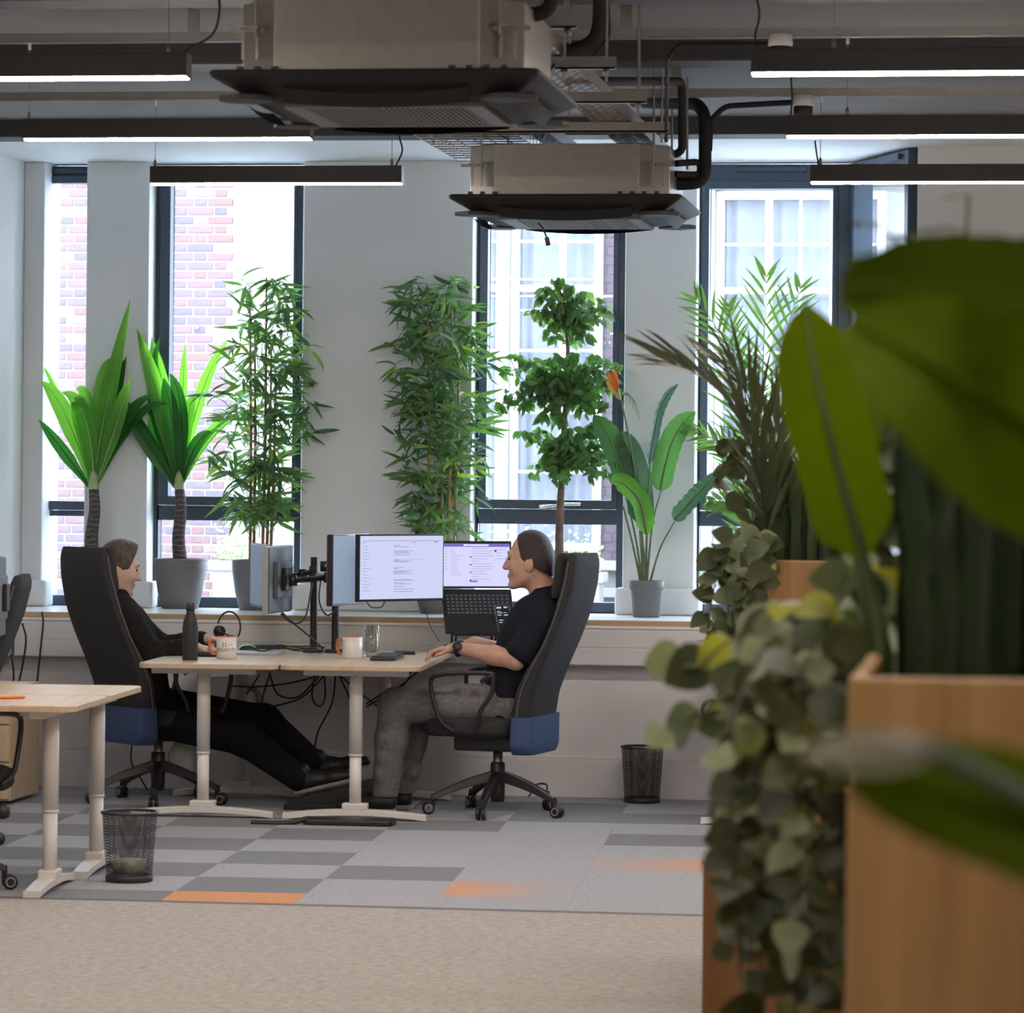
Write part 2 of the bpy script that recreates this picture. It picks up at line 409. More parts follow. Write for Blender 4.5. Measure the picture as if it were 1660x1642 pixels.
rest = []; cand = []
prevx = [(-8.12, -7.50), (-6.95, -6.26)]
z = -.3; row = 0
while z < 5.0:
    x = -8.6 + (0 if row % 2 else .169); k = 0
    while x < -6.27:
        hd = k % 2; w = .1125 if hd else .225
        xc = x + w/2
        if x+w <= -6.255:
            vis = any(a <= xc <= b for a, b in prevx) and .55 < z < 4.15
            cand.append((vis, xc, z, hd))
        x += w; k += 1
    z += .075; row += 1
nvis = 0
for vis, xc, z, hd in cand:
    mi = R.choices(range(5), (4, 4, 3, 2, 2))[0]
    if vis and nvis < 300:
        nvis += 1
        link('brick', (bm_h if hd else bm_s)[mi], wallp, Matrix.Translation((xc+7.2, R.uniform(-.004, .004), z)))
    else: rest.append((xc, z, hd))
rb = MB()
for xc, z, hd in rest:
    h = .0505 if hd else .1065
    rb.box((xc-h+7.2, -.022, z-.0315), (xc+h+7.2, .03, z+.0315))
tag(rb.build('brickwork', BR[0], wallp), kind='stuff')
pr = MB().box((-6.26, YO-.10, -.6), (-5.62, YO+.4, 6.5))
rel(pr, fac).build('stone_pier', M_STONE, fac, .01)
lg = MB().box((-6.36, YO-.22, .85), (-5.60, YO-.1, 1.0)).box((-6.3, YO-.18, 1.0), (-5.6, YO-.1, 1.06))
rel(lg, fac).build('stone_ledge', M_STONE, fac, .01)
# small wall bolts
for px, py in ((320, 532), (344, 942)):
    p = atY(px, py, YO-.03); o = MB().lathe([(.012, 0), (.012, .02), (.0, .022)], 10, M=Matrix.Rotation(math.pi/2, 4, 'X')).build('wall_bolt', M_STEEL, fac); o.location = p - fac.location

st = thing('stone_facade', 'white stone facade with sash windows seen through the right windows', 'building', (-3.2, YO, 0))
base = MB().box((-5.62, YO+.12, -.6), (.8, YO+.4, .88)).box((-5.62, YO+.12, 4.35), (.8, YO+.4, 6.5)).box((-5.62, YO+.25, .88), (.8, YO+.45, 4.35))
rel(base, st).build('facade_wall', M_STONE, st)
for z0, z1, d in ((.30,.36,.08), (.50,.55,.06), (.62,.70,.1), (.84,.92,.16)):
    rel(MB().box((-5.6, YO+.12-d, z0), (.8, YO+.13, z1)), st).build('stone_band', M_STONE, st, .008)
M_CURT = mat('sheer_curtain', (.235,.235,.25), .9, var=.05, trans=.0)
M_OGL = glass('sash_glass', (.90,.91,.93), .01, fres=.06)
def ox(px): return atY(px, 600, YO).x
def oz(py): return atY(900, py, YO).z
def curtain(x0, x1, z0, z1, par, y):
    n = max(8, int((x1-x0)/.03)); rows = []
    for z in (z0, z1):
        rows.append([V(x0+(x1-x0)*i/n-st.location.x, y-st.location.y+.022*math.sin(i*1.15+.6*math.sin(i*.37)), z) for i in range(n+1)])
    MB().grid(rows).build('curtain', M_CURT, par)
def sash(x0, x1, bars_v, bars_h, zb, zt, heavy_h):
    """white sash window: outer frame, glazing bars, panes, curtain"""
    f = MB().box((x0-.07, YO-.0, zb-.06), (x0, YO+.14, zt+.07)).box((x1, YO, zb-.06), (x1+.07, YO+.14, zt+.07)).box((x0, YO, zb-.06), (x1, YO+.14, zb)).box((x0, YO, zt), (x1, YO+.14, zt+.07))
    w = rel(f, st).build('sash_window', M_GLZ, st, .006)
    for x, wd in bars_v: rel(MB().box((x-wd/2, YO+.035, zb), (x+wd/2, YO+.075, zt)), st).build('glazing_bar', M_GLZ, w)
    for z, wd in [(z, .022) for z in bars_h] + heavy_h: rel(MB().box((x0, YO+.03, z-wd/2), (x1, YO+.08, z+wd/2)), st).build('glazing_bar', M_GLZ, w)
    xs = [x0] + sorted(x for x, _ in bars_v) + [x1]
    zs = sorted([zb, zt] + [z for z, _ in heavy_h])
    for a, b in zip(xs, xs[1:]):
        for c, d in zip(zs, zs[1:]): rel(MB().box((a+.003, YO+.05, c+.003), (b-.003, YO+.056, d-.003)), st).build('pane', M_OGL, w)
    curtain(x0, x1, zb, zt, w, YO+.17)
hb = [oz(y) for y in (391, 568, 668, 765)]
sash(ox(840), ox(962), [(ox(910), .055)], hb, oz(880), oz(268), [(oz(467), .055)])
sash(ox(700), ox(803), [(ox(745), .05)], hb, oz(880), oz(268), [(oz(467), .055)])
sash(ox(1172), ox(1420), [(ox(1244), .06), (ox(1295), .02), (ox(1345), .02)], [oz(y) for y in (396, 570, 668, 765)], oz(880), oz(324), [(oz(470), .05)])
rel(MB().box((ox(803)-.0+.07, YO-.06, .92), (ox(840)-.07, YO+.2, 4.35)), st).build('stone_mullion', M_STONE, st, .01)
rel(MB().box((ox(1000)+.05, YO-.08, .92), (ox(1172)-.07, YO+.2, 4.35)), st).build('stone_mullion', M_STONE, st, .01)
rel(MB().box((ox(1140), YO-.14, oz(302)), (ox(1500), YO+.1, oz(284))), st).build('cornice', M_STONE, st, .012)
# brick reflected in the end pane, modelled as a strip of darker bricks
M_DB = mat('dark_brick', (.07,.05,.06), .85, var=.15, scale=25)
db = rel(MB().box((ox(965), YO+.06, .9), (ox(1006), YO+.2, 4.3)), st).build('brick_strip', mat('dusk_mortar', (.14,.13,.14), .9), st)
z = .95; k = 0
xa, xb = ox(965)-st.location.x, ox(1006)-st.location.x
while z < 4.2:
    cut = xa + (.085 if k % 2 else .15)
    for a, b in ((xa+.005, cut-.005), (cut+.005, xb-.005)):
        MB().box((a, .045, z-.031), (b, .075, z+.031)).build('brick', M_DB, db)
    z += .075; k += 1
# the pavement and the planted trough on it
struct('ground_street', MB().box((-14, 19.2, -.7), (6, YO+.1, -.6)), mat('paving', (.42,.42,.43), .9))
def hedge(x0, x1, y, z0, label, n):
    t = thing('planter_hedge', label, 'hedge', ((x0+x1)/2, y, -.6))
    bx = rel(MB().box((x0, y-.16, -.6), (x1, y+.16, z0)).box((x0-.03, y-.19, z0-.08), (x1+.03, y+.19, z0)), t).build('trough', M_STONE, t, .01)
    f = MB()
    for i in range(n):
        p = V(R.uniform(x0, x1)-t.location.x, R.uniform(-.15, .15), z0+.6+abs(R.gauss(0, .12)))
        d = V(R.uniform(-1,1), R.uniform(-1,1), R.uniform(-.2,1)).normalized(); q = d.orthogonal().normalized(); L_ = R.uniform(.03,.05)
        f.add([p, p+d*L_*.5+q*L_*.3, p+d*L_, p+d*L_*.5-q*L_*.3], [(0,1,2,3)])
    tag(f.build('hedge_leaves', mat('hedge_leaf', (.25,.33,.15), .6, var=.3, scale=9, trans=.3), t), kind='stuff')
hedge(ox(775), ox(1010), 27.6, .86, 'clipped green hedge in stone trough outside the middle window', 900)
hedge(ox(1100), ox(1280), 27.6, .86, 'clipped green hedge in stone trough outside the right window', 500)
hedge(ox(415), ox(500), 27.6, .92, 'small green hedge in stone trough outside the left window', 350)
# ------------------------------------------------------------------ linear pendant lamps
M_LHOUS = mat('lamp_housing', (.020,.018,.018), .45, var=.1)
M_LED = emission('led_diffuser', (1.0, .90, .82), LAMP)
def lamp(x0, x1, y, label, zb=2.80, grp='linear pendant lamps', wires=None, cable=None):
    t = thing('pendant_lamp', label, 'lamp', ((x0+x1)/2, y, zb), 0, grp)
    L = (x1-x0)/2
    MB().box((-L, -.03, .006), (L, .03, .078)).build('housing', M_LHOUS, t, .002)
    MB().box((-L+.004, -.024, .000), (L-.004, .024, .0058)).build('diffuser', M_LED, t)
    MB().box((L, -.03, .002), (L+.003, .03, .078)).build('end_cap', mat('lamp_cap', (.12,.12,.13), .35, .4), t)
    for w in (wires or (x0+.03, x1-.03)):
        c = MB().tube([(w-(x0+x1)/2, 0, .08), (w-(x0+x1)/2, 0, 3.165-zb)], .0016, 5)
        ws = c.build('suspension_wire', M_STEEL, t)
        MB().lathe([(.004, 0), (.007, .004), (.007, .02), (.003, .03)], 8, (w-(x0+x1)/2, 0, .078)).build('wire_gripper', M_STEEL, ws)
        MB().cbox((w-(x0+x1)/2, 0, 3.166-zb), (.05, .03, .006)).lathe([(.006, -.03), (.006, 0)], 8, (w-(x0+x1)/2, 0, 3.166-zb)).build('rail_clip', M_WHITE, ws)
    if cable:
        MB().tube([Vector(p)-t.location for p in cable], .004, 6).build('power_cable', M_BLACK, t)
    return t
XA, XB = -3.636, -2.555
def curve(p, n=12):
    """Catmull-Rom through points"""
    p = [Vector(q) for q in p]; q = [p[0]*2-p[1]] + p + [p[-1]*2-p[-2]]; out = []
    for i in range(1, len(q)-2):
        for k in range(n):
            t = k/n; a, b, c, d = q[i-1:i+3]
            out.append(.5*((2*b)+(c-a)*t+(2*a-5*b+4*c-d)*t*t+(3*b-a-3*c+d)*t**3))
    out.append(p[-1]); return out
def cv(px, Y): return curve([atY(x, y, Y) for x, y in px])
lamp(XA, XB, 14.95, 'black linear pendant lamp hanging in front of the second window', wires=(-3.62, -2.60), cable=cv([(655,207),(648,222),(652,245),(640,272)], 14.95))
lamp(XA, XB, 12.97, 'black linear pendant lamp on the left, middle of three rows', wires=(-3.62, -2.6))
lamp(XA, XB, 10.98, 'black linear pendant lamp at top left, nearest of three rows', wires=(-3.62, -2.62), cable=cv([(352,-20),(356,15),(345,55),(305,80),(298,90)], 10.98))
lamp(-.84, .26, 14.95, 'black linear pendant lamp in front of the bay window', wires=(-.80, .2), cable=cv([(1321,228),(1324,250),(1328,271)], 14.95))
lamp(-.817, .27, 12.97, 'black linear pendant lamp on the right, middle of three rows', wires=(-.6, .2), cable=cv([(1282,125),(1284,160),(1281,193)], 12.97))
lamp(-.80, .28, 10.98, 'black linear pendant lamp at top right, nearest of three rows', wires=(-.55, .2), cable=cv([(1225,-12),(1231,25),(1224,60),(1229,85)], 10.98))
NTH = ('first', 'second', 'third', 'fourth')
for i, y in enumerate((8.97, 6.97, 4.97, 2.98)):  # rows out of view, added to light the room
    for x, sd in ((-3.636, 'left'), (-.81, 'middle')):
        lamp(x, x+1.08, y, 'black linear pendant lamp over the beige carpet, %s line, %s one from the tiles' % (sd, NTH[i]), grp='pendant lamps over the beige carpet')
for i, y in enumerate((14.95, 10.98, 6.97, 2.98)):  # another line out of view, added for its light
    lamp(1.9, 2.98, y, 'black linear pendant lamp of the right line, %s one from the window wall' % NTH[i], grp='pendant lamps of the right line')
# small indicator light and sensors on the rails
def sensor(px, py, Y, z, label):
    p = atY(px, py, Y)
    t = thing('ceiling_sensor', label, 'sensor', (p.x, Y, z))
    MB().lathe([(.042,.09),(.045,.05),(.040,.045)], 18).build('base', M_WHITE, t)
    MB().lathe([(.040,.046),(.040,.012),(.03,.004),(.0,.0)], 18).build('detector_head', M_DARK, t)
    return t
sensor(1302, 170, 14.9, 3.07, 'dark domed ceiling sensor beside the pipes above the bay lamp')
sensor(1265, 72, 12.9, 3.075, 'grey round ceiling sensor above the nearest right lamp')

# ------------------------------------------------------------------ ceiling cassette units
M_PANEL = mat('cassette_panel', (.014,.013,.014), .6, spec=.25, var=.06)
M_PANEL2 = mat('cassette_grille', (.16,.16,.17), .5, var=.05)
M_PANEL3 = mat('cassette_corner', (.045,.045,.048), .55, spec=.25)
def cassette(x, y, z, label):
    t = thing('ceiling_cassette', label, 'air conditioner', (x, y, z))
    h, c = .41, .115
    oct_ = [(-h+c,-h),(h-c,-h),(h,-h+c),(h,h-c),(h-c,h),(-h+c,h),(-h,h-c),(-h,-h+c)]
    MB().prism(oct_, 'z', .0, .205).build('housing', M_GALV, t, .003)
    MB().prism([(a*1.012, b*1.012) for a, b in oct_], 'z', .0, .012).build('lower_flange', M_GALV, t)
    # decorative panel: square bowl with rounded corners
    def sq(r, z, rad):
        pts = []
        for cx, cy, a0 in ((1,1,0),(-1,1,90),(-1,-1,180),(1,-1,270)):
            for k in range(6):
                a = math.radians(a0+90*k/5); pts.append(V(cx*(r-rad)+rad*math.cos(a), cy*(r-rad)+rad*math.sin(a), z))
        return pts
    rows = [sq(.47,-.004,.03), sq(.476,-.012,.03), sq(.47,-.022,.035), sq(.40,-.062,.07), sq(.385,-.076,.07), sq(.30,-.082,.04)]
    pn = MB().grid(rows, True, True); pn.add(rows[0], [tuple(range(24))]); pn.add(rows[-1], [tuple(range(24))[::-1]])
    p = pn.build('panel', M_PANEL, t)
    # air flaps on four sides and corner wings
    for k in range(4):
        Mr = Matrix.Rotation(k*math.pi/2, 4, 'Z')
        fl = []
        for i in range(9):
            u = -.27+.54*i/8; b = .018*(1-(u/.27)**2)
            fl.append([Mr @ V(u, -.425-.01, -.052-b), Mr @ V(u, -.395, -.090-b*.9)])
        MB().grid(fl).build('air_flap', M_PANEL, p)
        Mc = Mr @ Matrix.Translation((-.375, -.375, -.07)) @ Matrix.Rotation(math.pi/4, 4, 'Z')
        MB().prism([(-.07,-.05),(-.02,-.075),(.05,-.06),(.075,0),(.05,.06),(-.02,.075),(-.07,.05)], 'z', -.016, .0, Mc).build('corner_cover', M_PANEL3, p, .004)
    # intake grille: frame and slanted slats
    g = MB().box((-.29,-.29,-.094),(.29,-.262,-.08)).box((-.29,.262,-.094),(.29,.29,-.08)).box((-.29,-.262,-.094),(-.235,.262,-.08)).box((.235,-.262,-.094),(.29,.262,-.08)).build('intake_grille', M_PANEL2, p, .002)
    sm = MB().box((-.0036,-.262,-.012),(.0036,.262,0)).mesh('slat', M_PANEL2)
    for i in range(30):
        link('slat', sm, g, Matrix.Translation((-.228+.456*i/29, 0, -.082)))
    # hanging brackets with slotted plates and threaded rods
    for sx in (-1, 1):
        for sy in (-1, 1):
            bk = MB().cbox((sx*.372, sy*.372, .12), (.13, .006, .012), None).cbox((sx*.352, sy*(.372), .085), (.008, .01, .1)).cbox((sx*.392, sy*(.372), .085), (.008, .01, .1))
            bk.cbox((sx*.372, sy*.385, .125), (.06, .03, .006)).build('hanging_bracket', M_STEEL, t)
            MB().tube([(sx*.352, sy*.392, .10), (sx*.352, sy*.392, 3.28-z)], .005, 6).build('threaded_rod', M_STEEL, t)
    for i in range(-3, 4):
        MB().cbox((i*.05-.24 if i < 0 else i*.05+.22, -.42, .003), (.018, .02, .014)).build('clip', M_DARK, t)
    return t
ac1 = cassette(-1.80, 10.48, 2.72, 'large galvanised ceiling cassette unit with black panel, nearest the camera')
ac2 = cassette(-1.80, 14.88, 2.72, 'smaller looking ceiling cassette unit in front of the third window')
# trapeze rails, threaded rods
def trapeze(x0, x1, y, z, label, rods=None):
    t = thing('trapeze_hanger', label, 'bracket', ((x0+x1)/2, y, z), 0, 'trapeze hangers for the ceiling services')
    L = (x1-x0)/2
    MB().box((-L,-.02,0),(L,.02,.006)).box((-L,-.02,0),(L,-.015,.04)).box((-L,.015,0),(L,.02,.04)).build('channel', M_STEEL, t)
    for s in (rods or (-L+.03, L-.03)):
        MB().tube([(s,0,-.04),(s,0,3.28-z)], .005, 6).build('threaded_rod', M_STEEL, t)
        MB().lathe([(.012,-.018),(.012,0)], 6, (s,0,0)).build('nut', M_STEEL, t)
    return t
def trap_px(xa, xb, py, Y, label):
    a, b = atY(xa, py, Y), atY(xb, py, Y); return trapeze(a.x, b.x, Y, a.z, label)
trap_px(690, 1085, 216, 14.2, 'long steel trapeze rail over the farther cassette unit')
trap_px(900, 998, 113, 11.6, 'short steel trapeze rail behind the nearer cassette unit')
trap_px(910, 1048, 168, 12.9, 'steel trapeze rail carrying the perforated cable tray')
trap_px(868, 936, 47, 11.0, 'short steel trapeze rail at the top of the picture')
# perforated cable tray running towards the window
def tray(x0, x1, y0, y1, z, label, pitch=.055):
    t = thing('cable_tray', label, 'cable tray', ((x0+x1)/2, y0, z)); w = (x1-x0)/2; Ln = y1-y0
    n = int(Ln/pitch); b = MB()
    for i in range(n):                                  # a plate with real slots: rungs and webs
        a = i*pitch
        b.box((-w, a, 0), (w, a+pitch*.42, .002))
        for k in range(5):
            xx = -w + 2*w*k/4; off = (.012 if i % 2 else 0)
            b.box((max(-w, xx-.008+off), a+pitch*.42, 0), (min(w, xx+.008+off), a+pitch, .002))
    b.build('perforated_plate', M_GALV, t)
    MB().box((-w-.002, 0, 0), (-w, Ln, .05)).build('side_flange', M_GALV, t); MB().box((w, 0, 0), (w+.002, Ln, .05)).build('side_flange', M_GALV, t)
    for k in range(5):
        MB().tube([(-w*.8+2*w*.8*k/4, 0, .012), (-w*.8+2*w*.8*k/4+.01*math.sin(k*3), Ln, .012)], .008, 6).build('cable', M_BLACK, t)
    return t
tray(-1.665, -1.51, 11.1, 16.6, 2.985, 'perforated galvanised cable tray crossing the ceiling')
tray(-1.98, -1.90, 11.4, 16.4, 2.985, 'narrow perforated cable tray left of the wide one')
# wire basket tray
bt = thing('wire_basket', 'wire basket cable tray left above the farther cassette', 'cable tray', (-2.2, 14.4, 2.96))
for k in range(7):
    x = -.22+.07*k; MB().tube([(x,-.3,0),(x,1.2,0)], .003, 5).build('wire', M_STEEL, bt)
for k in range(14):
    y = -.28+.105*k; MB().tube([(-.22,y,.06),(-.22,y,0),(.2,y,0),(.2,y,.06)], .003, 5).build('wire', M_STEEL, bt)
# insulated pipes
M_PIPE = mat('pipe_lagging', (.016,.016,.017), .75, var=.15, scale=30, bump=.2)
def pipe(label, px, r, name='insulated_pipe', m=None):
    """px: list of (x,y,Y)"""
    pts = [atY(x, y, Y) for x, y, Y in px]; out = []
    for i, p in enumerate(pts):
        if 0 < i < len(pts)-1:
            a = p + (pts[i-1]-p).normalized()*min(r*2.6, (pts[i-1]-p).length*.45); b = p + (pts[i+1]-p).normalized()*min(r*2.6, (pts[i+1]-p).length*.45)
            for k in range(6): t_ = k/5; out.append(a*(1-t_)**2 + p*2*t_*(1-t_) + b*t_**2)
        else: out.append(p)
    o = MB().tube(out, r, 12).build(name, m or M_PIPE); return tag(o, label, 'pipe')
pipe('thick black lagged pipe bending down beside the farther cassette', [(1030,165,15.6),(1130,168,15.0),(1143,185,14.9),(1143,296,14.9),(1098,298,14.9)], .027)
pipe('black lagged pipe looping from tray to cassette outlet', [(960,132,13.2),(1105,132,14.6),(1106,250,14.8),(1055,251,14.8)], .017)
pipe('short black lagged pipe at the cassette outlet', [(1096,265,14.8),(1135,262,14.9),(1135,284,14.9),(1094,282,14.8)], .014)
pipe('thick black lagged pipe hanging at top beside the nearer cassette', [(975,-30,12.0),(974,62,12.0),(935,85,12.0),(890,88,12.0)], .029)
pipe('black lagged pipe entering the nearer cassette at top', [(820,22,10.4),(890,24,10.4),(898,-20,10.4)], .022)
pipe('thin black cable conduit rising to the sensor rail', [(1080,228,14.4),(1082,95,13.0),(1100,72,12.95),(1260,71,12.95)], .008, 'cable_conduit')
pipe('black cable conduit curving to the far sensor', [(1150,245,14.9),(1152,195,14.9),(1175,172,14.9),(1285,166,14.9)], .012, 'cable_conduit')
pipe('black cable looping under the nearer cassette pipes', [(985,-10,12.0),(988,60,12.0),(955,100,12.0),(905,98,11.8),(885,120,11.5)], .006, 'cable')
pipe('steel rod hanging right of the pipes', [(1114,125,14.85),(1114,275,14.85)], .005, 'threaded_rod', M_STEEL)
pipe('steel rod hanging above the cable tray', [(1036,5,12.9),(1036,155,12.9)], .006, 'threaded_rod', M_STEEL)
sc = tag(MB().tube(cv([(872,361),(880,370),(886,385)], 14.7), .004, 6).tube([atY(886,385,14.7), atY(889,398,14.7)], .010, 8).build('sensor_lead', M_BLACK), 'black sensor lead dangling under the farther cassette', 'cable')
# ------------------------------------------------------------------ desks
def rrect(x0, y0, x1, y1, r, n=5):
    pts = []
    for cx, cy, a0 in ((x1-r,y1-r,0),(x0+r,y1-r,90),(x0+r,y0+r,180),(x1-r,y0+r,270)):
        for k in range(n+1):
            a = math.radians(a0+90*k/n); pts.append((cx+r*math.cos(a), cy+r*math.sin(a)))
    return pts
ZD = .715
M_EDGE = wood('birch_ply_edge', (.60,.42,.24), (.70,.52,.32), .5, axis=0)
def desk(name, label, loc, rz, w, d, legs, foot, along, group=None):
    """top spans local x 0..w, y 0..d; legs: list of (x,y); foot length; along: 'x' or 'y' = direction of the T foot"""
    t = thing(name, label, 'desk', loc, rz, group)
    MB().prism(rrect(0, 0, w, d, .055), 'z', ZD-.022, ZD).build('desktop', M_OAK, t, .003)
    MB().prism(rrect(.001, .001, w-.001, d-.001, .054), 'z', ZD-.0225, ZD-.018).build('edge_band', M_EDGE, t)
    for x, y in legs:
        a = (1,0) if along == 'x' else (0,1)
        Mx = Matrix.Translation((x, y, 0)) @ (Matrix.Identity(4) if along == 'x' else Matrix.Rotation(math.pi/2, 4, 'Z'))
        MB().box((-.24, -.03, ZD-.056), (.24, .03, ZD-.0225), Mx).build('support_beam', M_CREAM, t, .003)
        lg = MB().lathe([(.031,.30),(.031,ZD-.05)], 20, M=Mx).build('leg', M_CREAM, t)
        MB().lathe([(.0275,.04),(.0275,.30)], 20, M=Mx).lathe([(.032,.292),(.032,.302)], 20, M=Mx).build('lower_tube', M_CREAM, lg)
        MB().box((-.058, -.036, .044), (.058, .036, .078), Mx).build('foot_collar', M_CREAM, lg, .006)
        ft = MB(); n = 14; rows = []
        for i in range(n+1):
            u = -1+2*i/n; xx = u*foot/2; zt = .050-.022*u*u; zb = .022-.022*u*u; hw = .036-.008*abs(u)
            rows.append([Mx @ V(xx,-hw,zb), Mx @ V(xx,hw,zb), Mx @ V(xx,hw,zt), Mx @ V(xx,-hw,zt)])
        ft.grid(rows, False, True); ft.add(rows[0], [(0,1,2,3)]); ft.add(rows[-1], [(3,2,1,0)])
        ft.build('foot', M_CREAM, t, .003)
    if len(legs) > 1:
        (xa, ya), (xb, yb) = legs[0], legs[-1]
        MB().cbox(((xa+xb)/2, (ya+yb)/2, ZD-.045), (.05 if along == 'x' else abs(xb-xa), abs(yb-ya) if along == 'x' else .05, .03)).build('cross_beam', M_CREAM, t)
    return t
DU = V(math.cos(DEL), math.sin(DEL), 0); DV = V(-math.sin(DEL), math.cos(DEL), 0)
S0 = V(-3.283, 16.0, 0)                        # near end of the seam between the two facing desks
DW, DD = .645, 1.50
d1 = desk('desk', 'birch top desk with white T legs used by the younger man', S0 - DU*DW, DEL, DW-.002, DD, [(.27,.22),(.27,1.30)], .66, 'x', 'sit and work desks')
d2 = desk('desk', 'birch top desk with white T legs used by the man in jeans', S0 + DU*.002, DEL, DW, DD, [(.33,.20),(.33,1.30)], .66, 'x', 'sit and work desks')
def dk(u, v, z=0): return S0 + DU*u + DV*v + V(0,0,z)
# the pair of desks at the left edge
LA = V(-3.40, 12.86, 0)
desk('desk', 'birch top desk at the left edge, nearer of the pair', LA - DU*1.6, DEL, 1.6, .665, [(1.6-.16,.36),(.16,.36)], .64, 'y', 'sit and work desks')
desk('desk', 'birch top desk at the left edge, farther of the pair', LA - DU*1.6 + DV*.68, DEL, 1.6, .70, [(1.6-.12,.36),(.16,.36)], .64, 'y', 'sit and work desks')
# the desk whose white foot shows under the trailing plants
p = atZ(1160, 1303, 0)
desk('desk', 'desk mostly hidden behind the trailing plants, white foot showing', V(p.x+.01, p.y-1.25, 0), 0, .6, 1.4, [(.33,.2),(.33,1.27)], .64, 'x', 'sit and work desks')

# ------------------------------------------------------------------ task chairs
M_FAB = mat('charcoal_fabric', (.040,.039,.040), .95, var=.45, scale=420, bump=.3, bscale=500, spec=.2)
M_FABL = mat('charcoal_fabric_trim', (.10,.10,.105), .9, var=.3, scale=420)
M_BLUE = mat('blue_shell_fabric', (.055,.085,.17), .85, var=.25, scale=380, spec=.2)
M_BASE = mat('chair_base_plastic', (.022,.020,.022), .38, var=.08)
def sell(a, b, n, e=4.0):
    out = []
    for k in range(n):
        t_ = 2*math.pi*k/n; c, s_ = math.cos(t_), math.sin(t_)
        out.append((a*math.copysign(abs(c)**(2/e), c), b*math.copysign(abs(s_)**(2/e), s_)))
    return out
def loft(secs, n=28, e=4.0, wrap=0):
    """secs: (z, xfront, xrear, width)"""
    rows = []
    for z, xf, xr, w in secs:
        cx, hx = (xf+xr)/2, abs(xf-xr)/2
        rows.append([V(cx+x+wrap*(y/(w/2))**2*.5*(1 if w else 0), y, z) for x, y in sell(hx, w/2, n, e)])
    m = MB().grid(rows, True, True); m.add(rows[0], [tuple(range(n))[::-1]], True); m.add(rows[-1], [tuple(range(n))], True)
    return m
